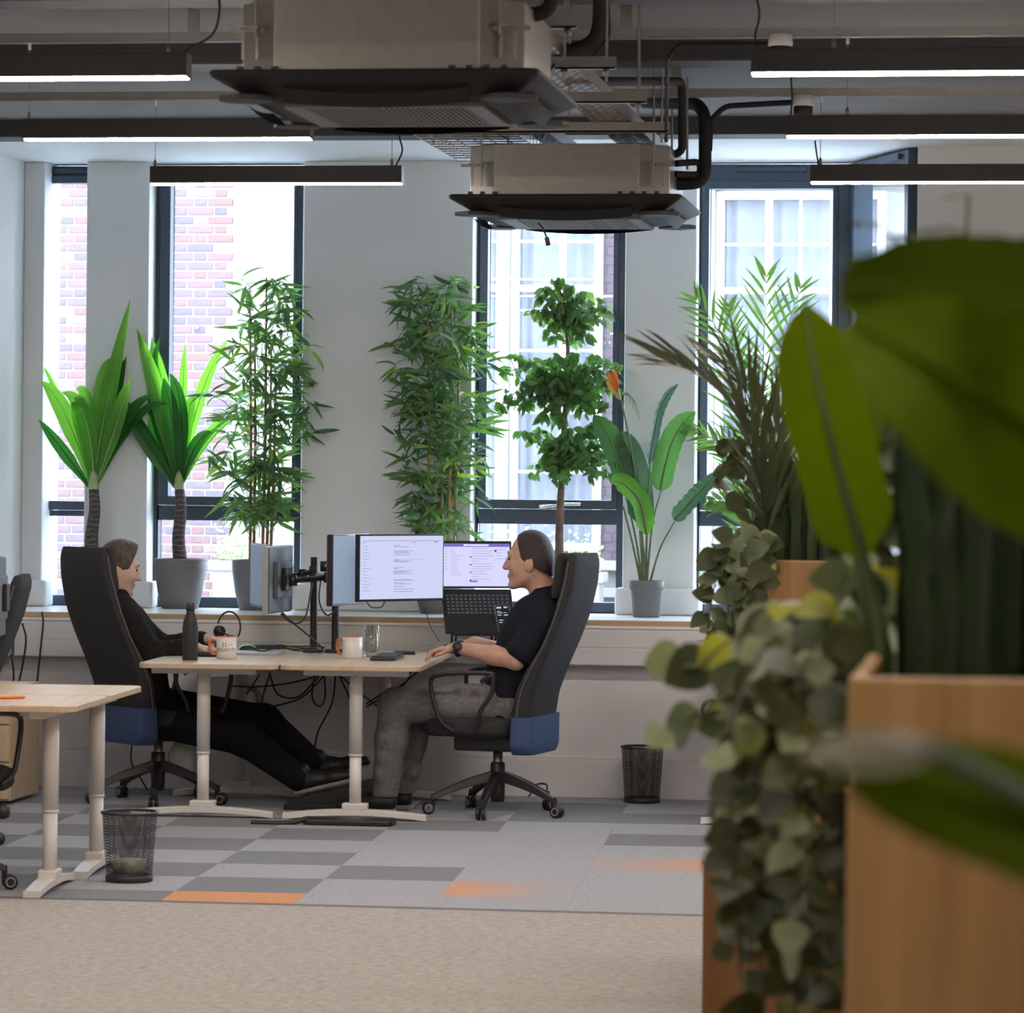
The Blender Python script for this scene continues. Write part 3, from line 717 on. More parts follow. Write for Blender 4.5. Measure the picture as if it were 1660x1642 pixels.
def chair(label, loc, rz, high=True, group='task chairs'):
    t = thing('task_chair', label, 'chair', loc, rz, group)
    zf = [(.309,-.124),(.482,-.120),(.598,-.148),(.699,-.203),(.80,-.270),(.916,-.320),(1.09,-.362),(1.206,-.376)]
    zr = [(.309,-.217),(.453,-.226),(.569,-.240),(.699,-.285),(.83,-.340),(.974,-.395),(1.09,-.425),(1.226,-.440)]
    def ip(t_, z):
        for (a, b), (c, d) in zip(t_, t_[1:]):
            if z <= c: return b+(d-b)*(z-a)/(c-a)
        return t_[-1][1]
    top = 1.225 if high else 1.14
    secs = []
    n = 26
    for i in range(n+1):
        z = .42+(top-.42)*i/n
        w = .47+.04*math.sin((z-.42)/.8*math.pi)-.05*max(0, (z-.9)/.33)
        xf, xr = ip(zf, z), ip(zr, z)
        sh = 1
        if i in (0, n): sh = .55
        elif i in (1, n-1): sh = .90
        c = (xf+xr)/2; secs.append((z, c+(xf-c)*sh, c+(xr-c)*sh, w*(1-(1-sh)*.12)))
    bk = loft(secs, 32, 5).build('backrest', M_FAB, t)
    # piping along the side seam
    for s_ in (-1, 1):
        pts = [V((ip(zf,z)*.62+ip(zr,z)*.38), s_*(.235+.02*math.sin((z-.42)/.8*math.pi)-.025*max(0,(z-.9)/.33)+.0015), z) for z in np.linspace(.47, top-.04, 18)]
        MB().tube(pts, .004, 6).build('seam_piping', M_FABL, bk)
    if high:
        hs = []
        for i in range(9):
            z = 1.02+.205*i/8; sh = .6 if i in (0, 8) else (.92 if i in (1, 7) else 1)
            c = ip(zf, z)+.036; hs.append((z, c+.034*sh, c-.034*sh, .30*(.9+.1*sh)))
        loft(hs, 28, 4).build('headrest', M_FAB, t)
    ss = []
    for i in range(9):
        z = .295+.175*i/8; sh = .86 if i == 0 else (.96 if i == 1 else 1)
        c = (ip(zf, z)+ip(zr, z))/2-.004; hx = .052*sh+.006
        ss.append((z, c+hx, c-hx-.006, (.50-.02*i/8)*sh))
    loft(ss, 32, 6).build('back_shell', M_BLUE, t)
    # seat
    st_ = []
    for i in range(8):
        z = .372+.092*i/7; sh = (.90,.97,1,1,1,1,.97,.86)[i]
        st_.append((z, .08+.245*sh, .08-.215*sh, .49*sh))
    loft(st_, 36, 4.5).build('seat', M_FAB, t)
    MB().box((-.16,-.12,.300),(.18,.12,.375)).box((-.20,-.07,.31),(-.12,.07,.36)).build('tilt_mechanism', M_BASE, t, .012)
    kb = MB().tube([(.12,-.12,.33),(.12,-.25,.315)], .007, 8).lathe([(.0,-.03),(.026,-.02),(.03,.02),(.0,.035)], 12, (.13,-.26,.30)).build('tilt_lever', M_BASE, t)
    MB().lathe([(.022,.16),(.022,.31)], 16).build('gas_lift', M_STEEL, t)
    MB().lathe([(.032,.06),(.034,.10),(.034,.235),(.028,.245)], 18).build('column_sleeve', M_BASE, t)
    for k in range(5):
        a = math.radians(72*k+22); Mr = Matrix.Rotation(a, 4, 'Z')
        rows = []
        for i in range(9):
            u = i/8; xx = .02+.29*u; zt = .205-.115*u-.02*math.sin(u*math.pi)*-.5; hw = .026-.008*u; th = .05-.024*u
            rows.append([Mr @ V(xx,-hw,zt-th), Mr @ V(xx,hw,zt-th), Mr @ V(xx,hw*.7,zt), Mr @ V(xx,-hw*.7,zt)])
        m = MB().grid(rows, False, True); m.add(rows[-1], [(3,2,1,0)]); m.add(rows[0], [(0,1,2,3)])
        lg = m.build('base_leg', M_BASE, t, .004)
        c = MB()
        for s_ in (-1, 1):
            Mw = Mr @ Matrix.Translation((.315+.008, s_*.014, .029)) @ Matrix.Rotation(math.pi/2, 4, 'X')
            c.lathe([(.018,-.009),(.028,-.007),(.029,0),(.028,.007),(.018,.009)], 18, M=Mw)
        c.tube([Mr @ V(.30,0,.04), Mr @ V(.30,0,.085)], .009, 8)
        cs = c.build('caster', M_BASE, lg)
        for s_ in (-1, 1):
            Mw = Mr @ Matrix.Translation((.323, s_*.0235, .029)) @ Matrix.Rotation(math.pi/2, 4, 'X')
            MB().lathe([(.014,-.0008),(.019,-.0008),(.019,.0008),(.014,.0008),(.014,-.0008)], 18, M=Mw).build('caster_ring', mat('caster_grey', (.33,.32,.31), .5), t)
    for s_ in (-1, 1):
        y = s_*.268
        pts = curve([(-.02,y,.455),(.01,y,.53),(.0,y*1.01,.63),(-.06,y*1.01,.668),(.06,y*1.01,.672),(.20,y*1.01,.660),(.245,y,.625),(.225,y,.52),(.19,y,.44),(.14,y*.92,.40)], 5)
        MB().tube(pts[10:], .011, 8).tube(curve([(-.06,y*1.01,.664),(-.05,y,.58),(.0,y,.50),(.03,y*.92,.41)], 5), .011, 8).build('armrest', M_BASE, t)
    return t
CRp = atZ(797, 1316, 0); CLp = atZ(243, 1294, 0)
CRp = V(-2.368, 16.66, 0); CLp = V(-4.04, 16.86, 0)
chair('charcoal high back task chair with blue shell, man in jeans sitting in it', CRp, math.pi-.16)
chair('charcoal high back task chair with blue shell, younger man sitting in it', CLp, math.radians(42))
chair('dark task chair behind the left pair of desks', V(-4.54, 14.75, 0), math.radians(190), False)
chair('black task chair pushed under the nearest left desk', V(-4.02, 13.05, 0), math.radians(75), False)
p = atZ(1192, 1325, 0)
chair('black task chair hidden behind the trailing plants, one caster showing', V(p.x+.30, p.y+.05, 0), math.radians(190), False)

# ------------------------------------------------------------------ monitors, arms, laptop
M_BEZ = mat('monitor_bezel', (.012,.012,.014), .35, var=.05)
M_MBACK = mat('monitor_back', (.085,.088,.095), .5, var=.06)
M_SILV = mat('silver_bezel', (.42,.42,.42), .35, .5, var=.03)
M_SCR = emission('lit_screen', (.60,.63,.88), .66)
M_SCR2 = emission('lit_laptop_screen', (.64,.64,.93), .68)
M_OFF = mat('idle_screen', (.16,.20,.25), .6, var=.05, emit=(.22,.27,.36), es=.3)
M_TXT = emission('screen_text', (.30,.31,.42), .55); M_BAR = emission('screen_purple_bar', (.16,.12,.42), .8); M_SCRW = emission('screen_white', (.80,.80,1.0), 1.0)
def monitor(label, loc, rz, w, h, lit, tilt=0, back=None, txt=None, bez=None):
    """screen faces local -y, centre at loc"""
    t = thing('monitor', label, 'monitor', loc, rz); t.rotation_euler = (tilt, 0, rz)
    MB().box((-w/2-.008,-.006,-h/2-.012),(w/2+.008,.022,h/2+.008)).build('casing', bez or M_BEZ, t, .003)
    MB().box((-w/2-.003,.0215,-h/2-.008),(w/2+.003,.027,h/2+.003)).box((-w*.3,.022,-h*.3),(w*.3,.045,h*.28)).build('rear_cover', back or M_MBACK, t, .008)
    sc_ = MB().box((-w/2,-.0072,-h/2),(w/2,-.0058,h/2)).build('screen', lit, t)
    MB().cbox((0,.055,0),(.11,.018,.11)).build('mount_plate', M_BEZ, t, .004)
    if txt:
        for m, rects in txt.items():
            b = MB()
            for x0, z0, x1, z1 in rects:
                b.box((-w/2+x0*w, -.0082, h/2-z1*h), (-w/2+x1*w, -.0073, h/2-z0*h))
            b.build('screen_text', m, sc_)
    return t
rr = random.Random(3)
page = [(.03,.075+.0,.97,.082), (.02,.10,.06,.108)] + [(.03,.16+.05*i,.03+rr.uniform(.04,.10),.166+.05*i) for i in range(15)]
for k in range(3): page += [(.62,.10,.66,.11)]
for yy in (.15,.17,.235,.25,.27,.30,.38,.395,.41,.50,.515,.55,.565,.58,.60,.69,.705,.74,.76,.80,.84,.88):
    page.append((.40, yy, .40+rr.uniform(.05,.26), yy+.007))
page += [(.90,.09,.93,.11), (.40,.375,.74,.379), (.40,.69,.60,.693)]
def mon_px(xl, xr, yt, yb, Yc, rz, w, h, **k):
    p = atY((xl+xr)/2, (yt+yb)/2, Yc); return p
pc = mon_px(585, 715, 867, 972, 16.95, 0, 0, 0)
# main screen turned towards the right hand chair
monitor('wide black monitor showing a bright web page on the right desk', pc, math.radians(51), .525, .300, M_SCR, txt={M_TXT: page})
pc = atY(567, 922, 16.75)
monitor('narrow looking monitor turned edge-on with dim blue screen, left of bright one', pc, math.radians(82), .52, .315, M_OFF)
pc = atY(447, 938, 16.9)
monitor('grey backed monitor seen from behind on the younger mans arm', pc, math.radians(-93), .44, .30, M_OFF, back=M_MBACK, bez=M_SILV)
pc = atY(419, 932, 17.3)
monitor('second monitor of the younger man, behind the grey backed one', pc, math.radians(-69), .42, .29, M_OFF, bez=M_SILV)
pc = atY(-12, 968, 14.0)
monitor('thin dark monitor edge cut by the left side of the picture', pc, math.radians(-80), .5, .30, M_OFF)
# poles with arms
def pole(px, py0, py1, Y, label, arms):
    a = atY(px, py1, Y); zt = atY(px, py0, Y).z
    t = thing('monitor_arm_pole', label, 'monitor arm', (a.x, Y, ZD))
    MB().tube([(0,0,.0),(0,0,zt-ZD)], .0175, 14).build('pole', M_BLACK, t)
    MB().cbox((0,0,.009),(.09,.075,.018)).build('clamp', M_BLACK, t, .003)
    for ps in arms:
        pts = [atY(x, y, yy)-t.location for x, y, yy in ps]
        am = MB().tube(pts, .014, 10)
        for q in pts: am.lathe([(.021,-.025),(.021,.025)], 12, q)
        am.build('arm', M_BLACK, t)
    return t
pole(508, 903, 1053, 17.2, 'black monitor arm pole at the seam, nearer the younger man', [[(508,932,17.2),(532,936,16.95),(475,941,16.87)], [(508,926,17.2),(490,931,17.28),(440,936,17.32)]])
pole(543, 868, 1053, 17.2, 'black monitor arm pole at the seam behind the bright monitor', [[(543,915,17.2),(526,918,17.1),(556,920,16.8)], [(543,905,17.2),(600,905,17.3),(648,915,17.02)]])
# laptop leaning on a stand, phone on it
M_LAP = mat('laptop_black', (.012,.012,.014), .4, var=.05); M_KEY = mat('laptop_keys', (.035,.035,.042), .5); M_LEG = mat('key_legend', (.35,.35,.42), .6)
lp = atY(772, 955, 17.35)
lt = thing('laptop', 'black laptop propped on a stand with bright chat screen', 'laptop', lp, math.radians(22))
MB().box((-.175,.0,.005),(.175,.012,.235)).build('lid', M_LAP, lt, .003)
ls = MB().box((-.165,-.0015,.014),(.165,.0005,.222)).build('screen', M_SCR2, lt)
def scr(o, rects, m, nm='screen_text', w=.33, h=.208, z0=.014):
    b = MB()
    for x0, a, x1, c in rects: b.box((-w/2+x0*w, -.003, z0+h-c*h), (-w/2+x1*w, -.0016, z0+h-a*h))
    b.build(nm, m, o)
scr(ls, [(0,0,1,.075)], M_BAR); scr(ls, [(.30,.02,.68,.055)], M_SCRW, 'search_field')
chat = [(.03,.10+.07*i,.05,.115+.07*i) for i in range(8)] + [(.10,.13+.05*i,.10+rr.uniform(.05,.2),.136+.05*i) for i in range(13)] + [(.42,.11+.06*i,.42+rr.uniform(.06,.34),.118+.06*i) for i in range(13)] + [(.79,.14+.07*i,.79+rr.uniform(.08,.18),.148+.07*i) for i in range(4)]
scr(ls, chat, M_TXT); scr(ls, [(.40,.865,.52,.90)], M_BAR, 'send_button'); scr(ls, [(.40+.0,.30+.18*i,.42,.33+.18*i) for i in range(4)] + [(.77,.15,.80,.19)], M_BEZ, 'avatar')
# keyboard deck hangs steeply towards the user
dm = Matrix.Rotation(math.radians(62), 4, 'X')
dkp = MB().box((-.175,-.235,-.016),(.175,.0,.0),dm).build('keyboard_deck', M_LAP, lt, .003)
for r_ in range(6):
    for c_ in range(14):
        x0 = -.158+c_*.0228; y0 = -.028-r_*.0185
        if r_ == 5 and 3 < c_ < 8 and c_ != 4: continue
        x1 = x0+.0195 if not (r_ == 5 and c_ == 4) else x0+.1
        MB().box((x0, y0-.0155, 0), (x1, y0, .0022), dm).build('key', M_KEY, dkp)
lg = MB()
for r_ in range(6):
    for c_ in range(14): lg.box((-.152+c_*.0228, -.038-r_*.0185, .0022), (-.147+c_*.0228, -.033-r_*.0185, .0026), dm)
tag(lg.build('key_legends', M_LEG, dkp), kind='stuff')
MB().box((-.05,-.225,.0),(.06,-.150,.0006),dm).build('touchpad', mat('touchpad', (.02,.02,.023), .3), dkp)
ph = thing('smartphone', 'black smartphone with lit widgets leaning on the laptop keyboard', 'phone', lt.matrix_basis @ V(0,0,0))
ph.matrix_basis = Matrix.Translation(lp) @ Matrix.Rotation(math.radians(22), 4, 'Z') @ dm @ Matrix.Translation((.118,-.165,.004)) @ Matrix.Rotation(math.radians(3), 4, 'Z')
MB().prism(rrect(-.037,-.076,.037,.076,.009), 'z', 0, .008).build('phone_body', mat('phone_frame', (.30,.33,.37), .3, .6), ph, .001)
sp_ = MB().prism(rrect(-.0345,-.0735,.0345,.0735,.007), 'z', .0081, .0088).build('screen', M_BEZ, ph)
b = MB()
for x0, y0, x1, y1 in [(-.028,.055,-.004,.064),(.008,.056,.026,.064),(-.028,.038,-.010,.041),(-.028,.030,.0,.033),(.006,.030,.02,.033),(-.028,.018,-.008,.022),(.002,.016,.026,.021),(-.026,-.01,-.004,-.006),(.004,-.010,.026,-.006),(-.026,-.022,.012,-.018)]:
    b.box((x0,y0,.0088),(x1,y1,.0092))
b.build('screen_widgets', emission('phone_widgets', (.5,.62,.72), .6), sp_)
ls_ = thing('laptop_stand', 'black folding stand holding the laptop up', 'stand', V(lp.x, lp.y, ZD), math.radians(22))
zt = lp.z-ZD
MB().tube([(-.10,.06,0),(-.10,-.02,zt-.215)], .006, 8).tube([(.10,.06,0),(.10,-.02,zt-.215)], .006, 8).box((-.14,-.13,zt-.222),(.14,-.115,zt-.205)).tube([(-.12,.09,.004),(.12,.09,.004)], .006, 8).tube([(-.1,.09,.004),(-.10,.05,zt-.02)], .006, 8).tube([(.1,.09,.004),(.10,.05,zt-.02)], .006, 8).tube([(-.10,-.02,zt-.215),(-.10,-.12,zt-.215)], .006, 8).tube([(.10,-.02,zt-.215),(.10,-.12,zt-.215)], .006, 8).build('stand_frame', M_BLACK, ls_)
# ------------------------------------------------------------------ things on the desks
zt = ZD
def onY(px, py): return atZ(px, py, ZD)
# bottle
p = onY(308, 1070); b = thing('water_bottle', 'black insulated water bottle on the younger mans desk', 'bottle', p)
MB().lathe([(.0,.0),(.034,.0),(.036,.006),(.036,.155),(.031,.185),(.020,.215),(.018,.232)], 28).build('bottle_body', mat('bottle_black', (.022,.021,.020), .55, var=.1), b)
MB().lathe([(.0205,.232),(.0205,.262),(.018,.268),(.0,.268)], 24).build('cap', mat('cap_black', (.05,.05,.05), .35), b)
# mugs: white with orange inside and handle
M_MUG = mat('white_ceramic', (.75,.70,.66), .25, var=.02); M_MUGO = mat('orange_ceramic', (.62,.16,.06), .25, var=.03)
M_PRINT = mat('mug_print', (.13,.10,.09), .6)
def mug(px, py, rz, label, printed):
    t = thing('coffee_mug', label, 'mug', onY(px, py), rz, 'white mugs with orange handles')
    MB().lathe([(.0,0),(.044,.0),(.047,.003),(.047,.100)], 32).build('cup', M_MUG, t)
    MB().lathe([(.047,.100),(.0455,.103),(.043,.100),(.043,.01),(.0,.008)], 32).build('inside', M_MUGO, t)
    MB().tube(curve([(-.045,0,.085),(-.072,0,.086),(-.080,0,.055),(-.068,0,.022),(-.045,0,.02)], 6), .0065, 10).build('handle', M_MUGO, t)
    if printed:
        fc = bpy.data.curves.new('print', 'FONT'); fc.body = '#TEAM ITC'; fc.size = .022; fc.align_x = 'CENTER'; fc.resolution_u = 2
        fo = bpy.data.objects.new('tmp', fc); COL.objects.link(fo)
        dg = bpy.context.evaluated_depsgraph_get(); me = bpy.data.meshes.new_from_object(fo.evaluated_get(dg)); bpy.data.objects.remove(fo)
        # wrap the lettering round the cup, facing the camera
        for v in me.vertices:
            a = v.co.x/.0475; y = v.co.y
            v.co = (math.sin(a)*.0477, -math.cos(a)*.0477, .034+y)
        me.materials.clear(); me.materials.append(M_PRINT); link('lettering', me, t, Matrix.Rotation(-rz+.22, 4, 'Z'))
        g = MB()
        def onmug(x, z): a = x/.0475; return V(math.sin(a)*.0477, -math.cos(a)*.0477, z)
        for cx, cz in ((-.016,.070),(-.004,.070),(-.016,.060),(-.004,.060)):
            s_ = 1 if cx < -.01 else -1; q = 1 if cz > .065 else -1
            g.add([onmug(cx-.005,cz+.005*q), onmug(cx-.001,cz+.005*q), onmug(cx+.004*s_,cz-.004*q), onmug(cx,cz-.004*q)] if s_ > 0 else [onmug(cx+.005,cz+.005*q), onmug(cx+.001,cz+.005*q), onmug(cx-.004,cz-.004*q), onmug(cx,cz-.004*q)], [(0,1,2,3)])
        g.add([onmug(.006,.064),onmug(.026,.064),onmug(.026,.067),onmug(.006,.067)], [(0,1,2,3)])
        g.build('emblem', M_PRINT, t).matrix_basis = Matrix.Rotation(-rz+.22, 4, 'Z')
    return t
mug(367, 1067, math.radians(8), 'white mug with printed slogan and orange handle beside the bottle', True)
mug(571, 1067, math.radians(-14), 'white mug with orange handle beside the drinking glass', False)
# glass of water
t = thing('drinking_glass', 'clear drinking glass standing beside the right mug', 'glass', onY(602, 1064))
MB().lathe([(.0,.0),(.033,.0),(.036,.02),(.037,.148),(.0355,.148),(.0335,.022),(.0,.014)], 28).build('glass_body', glass('tumbler_glass', (.93,.94,.94), .10), t)
MB().lathe([(.0,.0145),(.033,.0225),(.0343,.075),(.0,.075)], 28).build('water', glass('water', (.90,.92,.93), .12), t)
# headset on its stand
p = onY(352, 1058); p = V(p.x, p.y+.1, ZD)
t = thing('headset', 'black headset resting on a blue-grey charging stand', 'headset', p, math.radians(15))
MB().box((-.045,-.03,0),(.03,.03,.012)).box((-.03,-.012,.012),(.01,.012,.085), Matrix.Rotation(-.16, 4, 'Y')).build('charging_stand', mat('stand_blue', (.07,.09,.13), .4), t, .003)
arc = [V(.055*math.cos(a)+.035, 0, .12+.075*math.sin(a)) for a in np.linspace(math.radians(168), math.radians(-38), 20)]
MB().tube(arc, .0045, 8).build('headband', M_BLACK, t)
MB().lathe([(.0,-.012),(.026,-.012),(.030,0),(.026,.012),(.0,.012)], 20, M=Matrix.Translation((-.012,-.012,.10)) @ Matrix.Rotation(math.pi/2, 4, 'X')).build('ear_cup', M_BLACK, t)
MB().tube([(-.012,-.025,.10),(.045,-.03,.075)], .004, 8).lathe([(.007,-.008),(.007,.008)], 8, (.047,-.03,.074)).build('microphone_boom', M_BLACK, t)
# keyboard, mouse, notebook and box on the left desk
def keyboard(loc, rz, w, label, rgb=False):
    t = thing('keyboard', label, 'keyboard', loc, rz)
    MB().box((-w/2,-.06,.002),(w/2,.06,.016)).build('keyboard_case', M_BLACK, t, .003)
    km = MB().box((-.0078,-.0078,0),(.0078,.0078,.007)).mesh('key', mat('key_grey', (.05,.05,.06), .5), .0015, 1)
    n = int(w/.019)
    for r_ in range(5):
        for c_ in range(n):
            link('key', km, t, Matrix.Translation((-w/2+.011+c_*(w-.022)/(n-1), .045-r_*.0215, .016)))
    if rgb:
        b = MB().box((-w/2+.002,-.0605,.004),(w/2-.002,-.0598,.009)); b.build('light_strip', emission('keyboard_glow', (.30,.35,.9), .7), t)
    return t
keyboard(dk(-.43, .82, ZD), math.radians(90)+DEL, .36, 'black keyboard under the younger mans hands', True)
t = thing('computer_mouse', 'black mouse with coloured light beside the printed mug', 'mouse', onY(399, 1059)+V(0,.06,0), math.radians(10))
rows = []
for i in range(9):
    z = .040*math.sin(i/8*math.pi/2); k = math.cos(i/8*math.pi/2*.97)
    rows.append([V(.055*k*math.cos(a)+.008*(1-k), .031*k*math.sin(a), z) for a in np.linspace(0, 2*math.pi, 20, endpoint=False)])
MB().grid(rows, True, True).build('mouse_body', M_BLACK, t)
MB().tube([V(.045*math.cos(a)-.006, -.0255, .012+.028*math.sin(a)) for a in np.linspace(.15, 2.9, 14)], .0014, 6).build('light_strip', emission('mouse_glow', (.35,.65,.35), .6), t)
t = tag(MB().box((-.11,-.15,0),(.11,.15,.014)).build('notebook_computer', mat('silver_lid', (.55,.58,.62), .3, .4), None, .003), 'closed silver laptop lying flat on the younger mans desk', 'laptop'); t.location = dk(-.25, 1.02, ZD); t.rotation_euler.z = DEL
t = tag(MB().box((-.07,-.05,0),(.07,.05,.03)).build('docking_box', M_BLACK, None, .004), 'small black docking box at the back of the left desk', 'box'); t.location = dk(-.25, 1.32, ZD); t.rotation_euler.z = DEL
# right desk
t = tag(MB().box((-.055,-.035,0),(.075,.035,.024)).build('docking_box', M_BLACK, None, .004), 'black docking box lying beside the laptop stand', 'box'); t.location = onY(690, 1046); t.rotation_euler.z = DEL
keyboard(dk(.42, .66, ZD), math.radians(90)+DEL, .38, 'black keyboard under the hands of the man in jeans')
t = tag(MB().box((-.05,-.03,0),(.05,.03,.016)).tube([(.02,-.03,.01),(-.03,-.055,.002)], .003, 6).build('card_reader', M_BLACK, None, .003), 'small black card reader at the desk edge by the hands', 'gadget'); t.location = onY(656, 1061); t.rotation_euler.z = .2
for k, (px, py, w) in enumerate(((628, 1048, .05), (650, 1047, .06))):
    t = tag(MB().box((-w,-.02,0),(w,.02,.02)).build('usb_hub', M_BLACK, None, .003), ('black usb hub left of the card reader', 'black usb hub nearest the docking box')[k], 'gadget', 'usb hubs'); t.location = onY(px, py); t.rotation_euler.z = .3
# orange pencil on the near left desk
p0, p1 = atZ(-20, 1131, ZD+.006), atZ(42, 1130, ZD+.006)
tag(MB().tube([p0, p1-(p1-p0)*.08, p1], [.006,.006,.001], 8).build('pencil', mat('orange_lacquer', (.75,.20,.03), .4)), 'orange pencil lying on the left desk', 'pencil')

# ------------------------------------------------------------------ cables
def cable(label, px, r=.0045, name='cable', grp='black cables under the desks'):
    pts = [atY(x, y, Y) for x, y, Y in px]
    return tag(MB().tube(curve(pts, 6), r, 6).build(name, M_BLACK), label, 'cable', grp)
cable('black cable sagging from monitor arm to the desk seam', [(450,985,16.95),(470,1005,17.0),(500,1030,17.05),(520,1048,17.1)], grp='black cables on the desks')
cable('black cable drooping behind the left monitor pole', [(455,995,16.95),(475,1010,16.98),(495,1000,17.0),(506,945,17.12)], grp='black cables on the desks')
cable('black cable looping between the two poles', [(520,940,17.05),(518,975,17.0),(530,997,17.0),(546,985,16.9),(548,960,16.85)], grp='black cables on the desks')
cable('black cable hanging below the bright monitor', [(595,976,16.95),(602,984,16.95),(618,984,16.95),(624,974,16.97)], .003, grp='black cables on the desks')
cable('thin cable running from sill down to the docking box', [(690,990,17.5),(698,1015,17.45),(712,1038,17.35)], .003, grp='black cables on the desks')
for k in range(5):
    ya = 16.55+.09*k
    cable('tangled black cable %s the desk seam' % ('lying before', 'lying across', 'curling at', 'stretched along', 'piled on')[k],
          [(405+8*k, 1052-k, ya+.2)] + [(405+8*k+22*j, 1052-k+R.uniform(-3,3.5), ya+.2) for j in range(1, 5)] + [(520, 1054-k*.5, ya+.25)], .0035, grp='black cables on the desks')
under = [
 ('black cable drooping from the seam to the left leg', [(540,1088,16.9),(480,1105,17.0),(420,1113,17.1),(372,1112,17.2)]),
 ('black cable swagged low from the seam clamp', [(520,1092,16.9),(505,1110,16.95),(480,1131,17.0),(450,1125,17.1),(438,1095,17.2)]),
 ('black cable hanging in a long arc to the left knee', [(526,1095,16.9),(490,1130,17.0),(455,1142,17.1),(430,1148,17.2)]),
 ('black cable loop hanging at the seam', [(510,1095,16.9),(506,1130,16.95),(518,1145,16.95),(527,1130,16.95),(526,1095,16.9)]),
 ('black cable falling straight from seam to floor', [(544,1095,16.9),(538,1140,17.0),(516,1185,17.1),(510,1212,17.2)]),
 ('black cable falling beside the right leg', [(550,1095,16.9),(570,1140,17.0),(573,1175,17.1)]),
 ('black cable slung behind the right leg to the wall', [(548,1092,16.9),(580,1120,17.1),(620,1150,17.3),(640,1158,17.4)]),
 ('black cable crossing behind the right knee', [(676,1090,16.9),(640,1118,17.1),(595,1145,17.3)]),
 ('black cable curving from the right desk edge', [(665,1090,16.9),(655,1110,17.1),(620,1125,17.2),(595,1140,17.3)]),
 ('black cable from desk to wall socket left', [(438,1090,17.0),(425,1135,17.2),(430,1150,17.3)]),
 ('black cable behind the younger mans knee', [(420,1095,17.0),(400,1125,17.2)]),
 ('black cable trailing down behind the left leg', [(388,1225,17.3),(390,1245,17.3),(380,1268,17.35)]),
]
for lb, px in under: cable(lb, px)
cable('black cable curled on the floor behind the right chair', [(858,1290,17.3),(870,1272,17.4),(886,1272,17.4),(886,1285,17.3)], .005)
cable('black cable hanging behind the right chair column', [(806,1220,17.0),(814,1245,17.0),(808,1280,17.1)], .004)
cable('black cable looping under the left chair', [(214,1205,17.2),(213,1235,17.2),(228,1262,17.2),(240,1282,17.2)], .004)
cable('black cable hanging from the adaptor on the sill', [(68,992,17.52),(70,1010,17.5),(66,1050,17.5),(60,1108,17.5)], .005)
cable('black cable drooping beside the left chair back', [(36,1010,17.3),(42,1035,17.3),(38,1070,17.3),(30,1110,17.3)], .005)
cable('black cable hanging at the left wall', [(18,1060,17.3),(22,1090,17.3),(21,1112,17.3)], .005)
p = atZ(57, 985, .88)
tag(MB().cbox((p.x, 17.75, .896),(.075,.05,.032)).build('power_adaptor', M_BLACK, None, .004), 'black power adaptor on the sill at far left', 'adaptor')

# ------------------------------------------------------------------ bins
def mesh_mat(name, col, open_):
    m = bpy.data.materials.new(name); m.use_nodes = True; nt = m.node_tree; N = nt.nodes; L = nt.links
    b = N['Principled BSDF']; b.inputs['Base Color'].default_value = (*col, 1); b.inputs['Metallic'].default_value = .6; b.inputs['Roughness'].default_value = .45
    tr = N.new('ShaderNodeBsdfTransparent'); mx = N.new('ShaderNodeMixShader')
    tc = N.new('ShaderNodeTexCoord'); ck = N.new('ShaderNodeTexWave'); ck.wave_type = 'BANDS'; ck.bands_direction = 'Z'; ck.inputs['Scale'].default_value = 90
    c2 = N.new('ShaderNodeTexWave'); c2.bands_direction = 'DIAGONAL'; c2.inputs['Scale'].default_value = 60
    L.new(tc.outputs['Object'], ck.inputs[0]); L.new(tc.outputs['Object'], c2.inputs[0])
    ml = N.new('ShaderNodeMath'); ml.operation = 'MULTIPLY'; L.new(ck.outputs['Fac'], ml.inputs[0]); L.new(c2.outputs['Fac'], ml.inputs[1])
    gt = N.new('ShaderNodeMath'); gt.operation = 'GREATER_THAN'; gt.inputs[1].default_value = open_; L.new(ml.outputs[0], gt.inputs[0])
    L.new(gt.outputs[0], mx.inputs[0]); L.new(b.outputs[0], mx.inputs[1]); L.new(tr.outputs[0], mx.inputs[2]); L.new(mx.outputs[0], N['Material Output'].inputs['Surface'])
    MATS[name] = m; return m
def bin_(label, loc, rb, rt, h, m):
    t = thing('waste_bin', label, 'bin', loc, 0, 'wire mesh waste bins')
    MB().lathe([(rb,.012),(rt,h-.004)], 36).build('mesh_side', m, t)
    t.children[-1].data.polygons  # keep the open tube: drop the caps
    me = t.children[-1].data; bm = bmesh.new(); bm.from_mesh(me)
    bmesh.ops.delete(bm, geom=[f for f in bm.faces if len(f.verts) > 4], context='FACES'); bm.to_mesh(me); bm.free()
    MB().tube([V(rt*math.cos(a), rt*math.sin(a), h-.004) for a in np.linspace(0, 2*math.pi, 37)], .0055, 8, False).build('rim', M_DARK, t)
    MB().lathe([(rb-.004,.0),(rb+.003,.002),(rb+.004,.022),(rb,.024),(rb-.002,.006),(0,.006)], 36).build('base', M_DARK, t)
    return t
M_M1 = mesh_mat('bin_mesh_fine', (.05,.05,.055), .12); M_M2 = mesh_mat('bin_mesh_dense', (.035,.032,.030), .19)
p = atZ(201, 1432, 0)
b1 = bin_('see-through dark mesh bin on the carpet by the left desks', V(p.x, p.y+.08, .002), .088, .107, .268, M_M1)
t = tag(MB().lathe([(.0,.0),(.06,.004),(.072,.03),(.066,.055),(.05,.05),(.0,.045)], 9).build('crumpled_wrapper', mat('wrapper', (.42,.40,.28), .4, var=.6, scale=22)), 'crumpled yellowish wrapper lying inside the see-through bin', 'litter'); t.location = V(p.x, p.y+.08, .0285)
p = atZ(1038, 1303, 0)
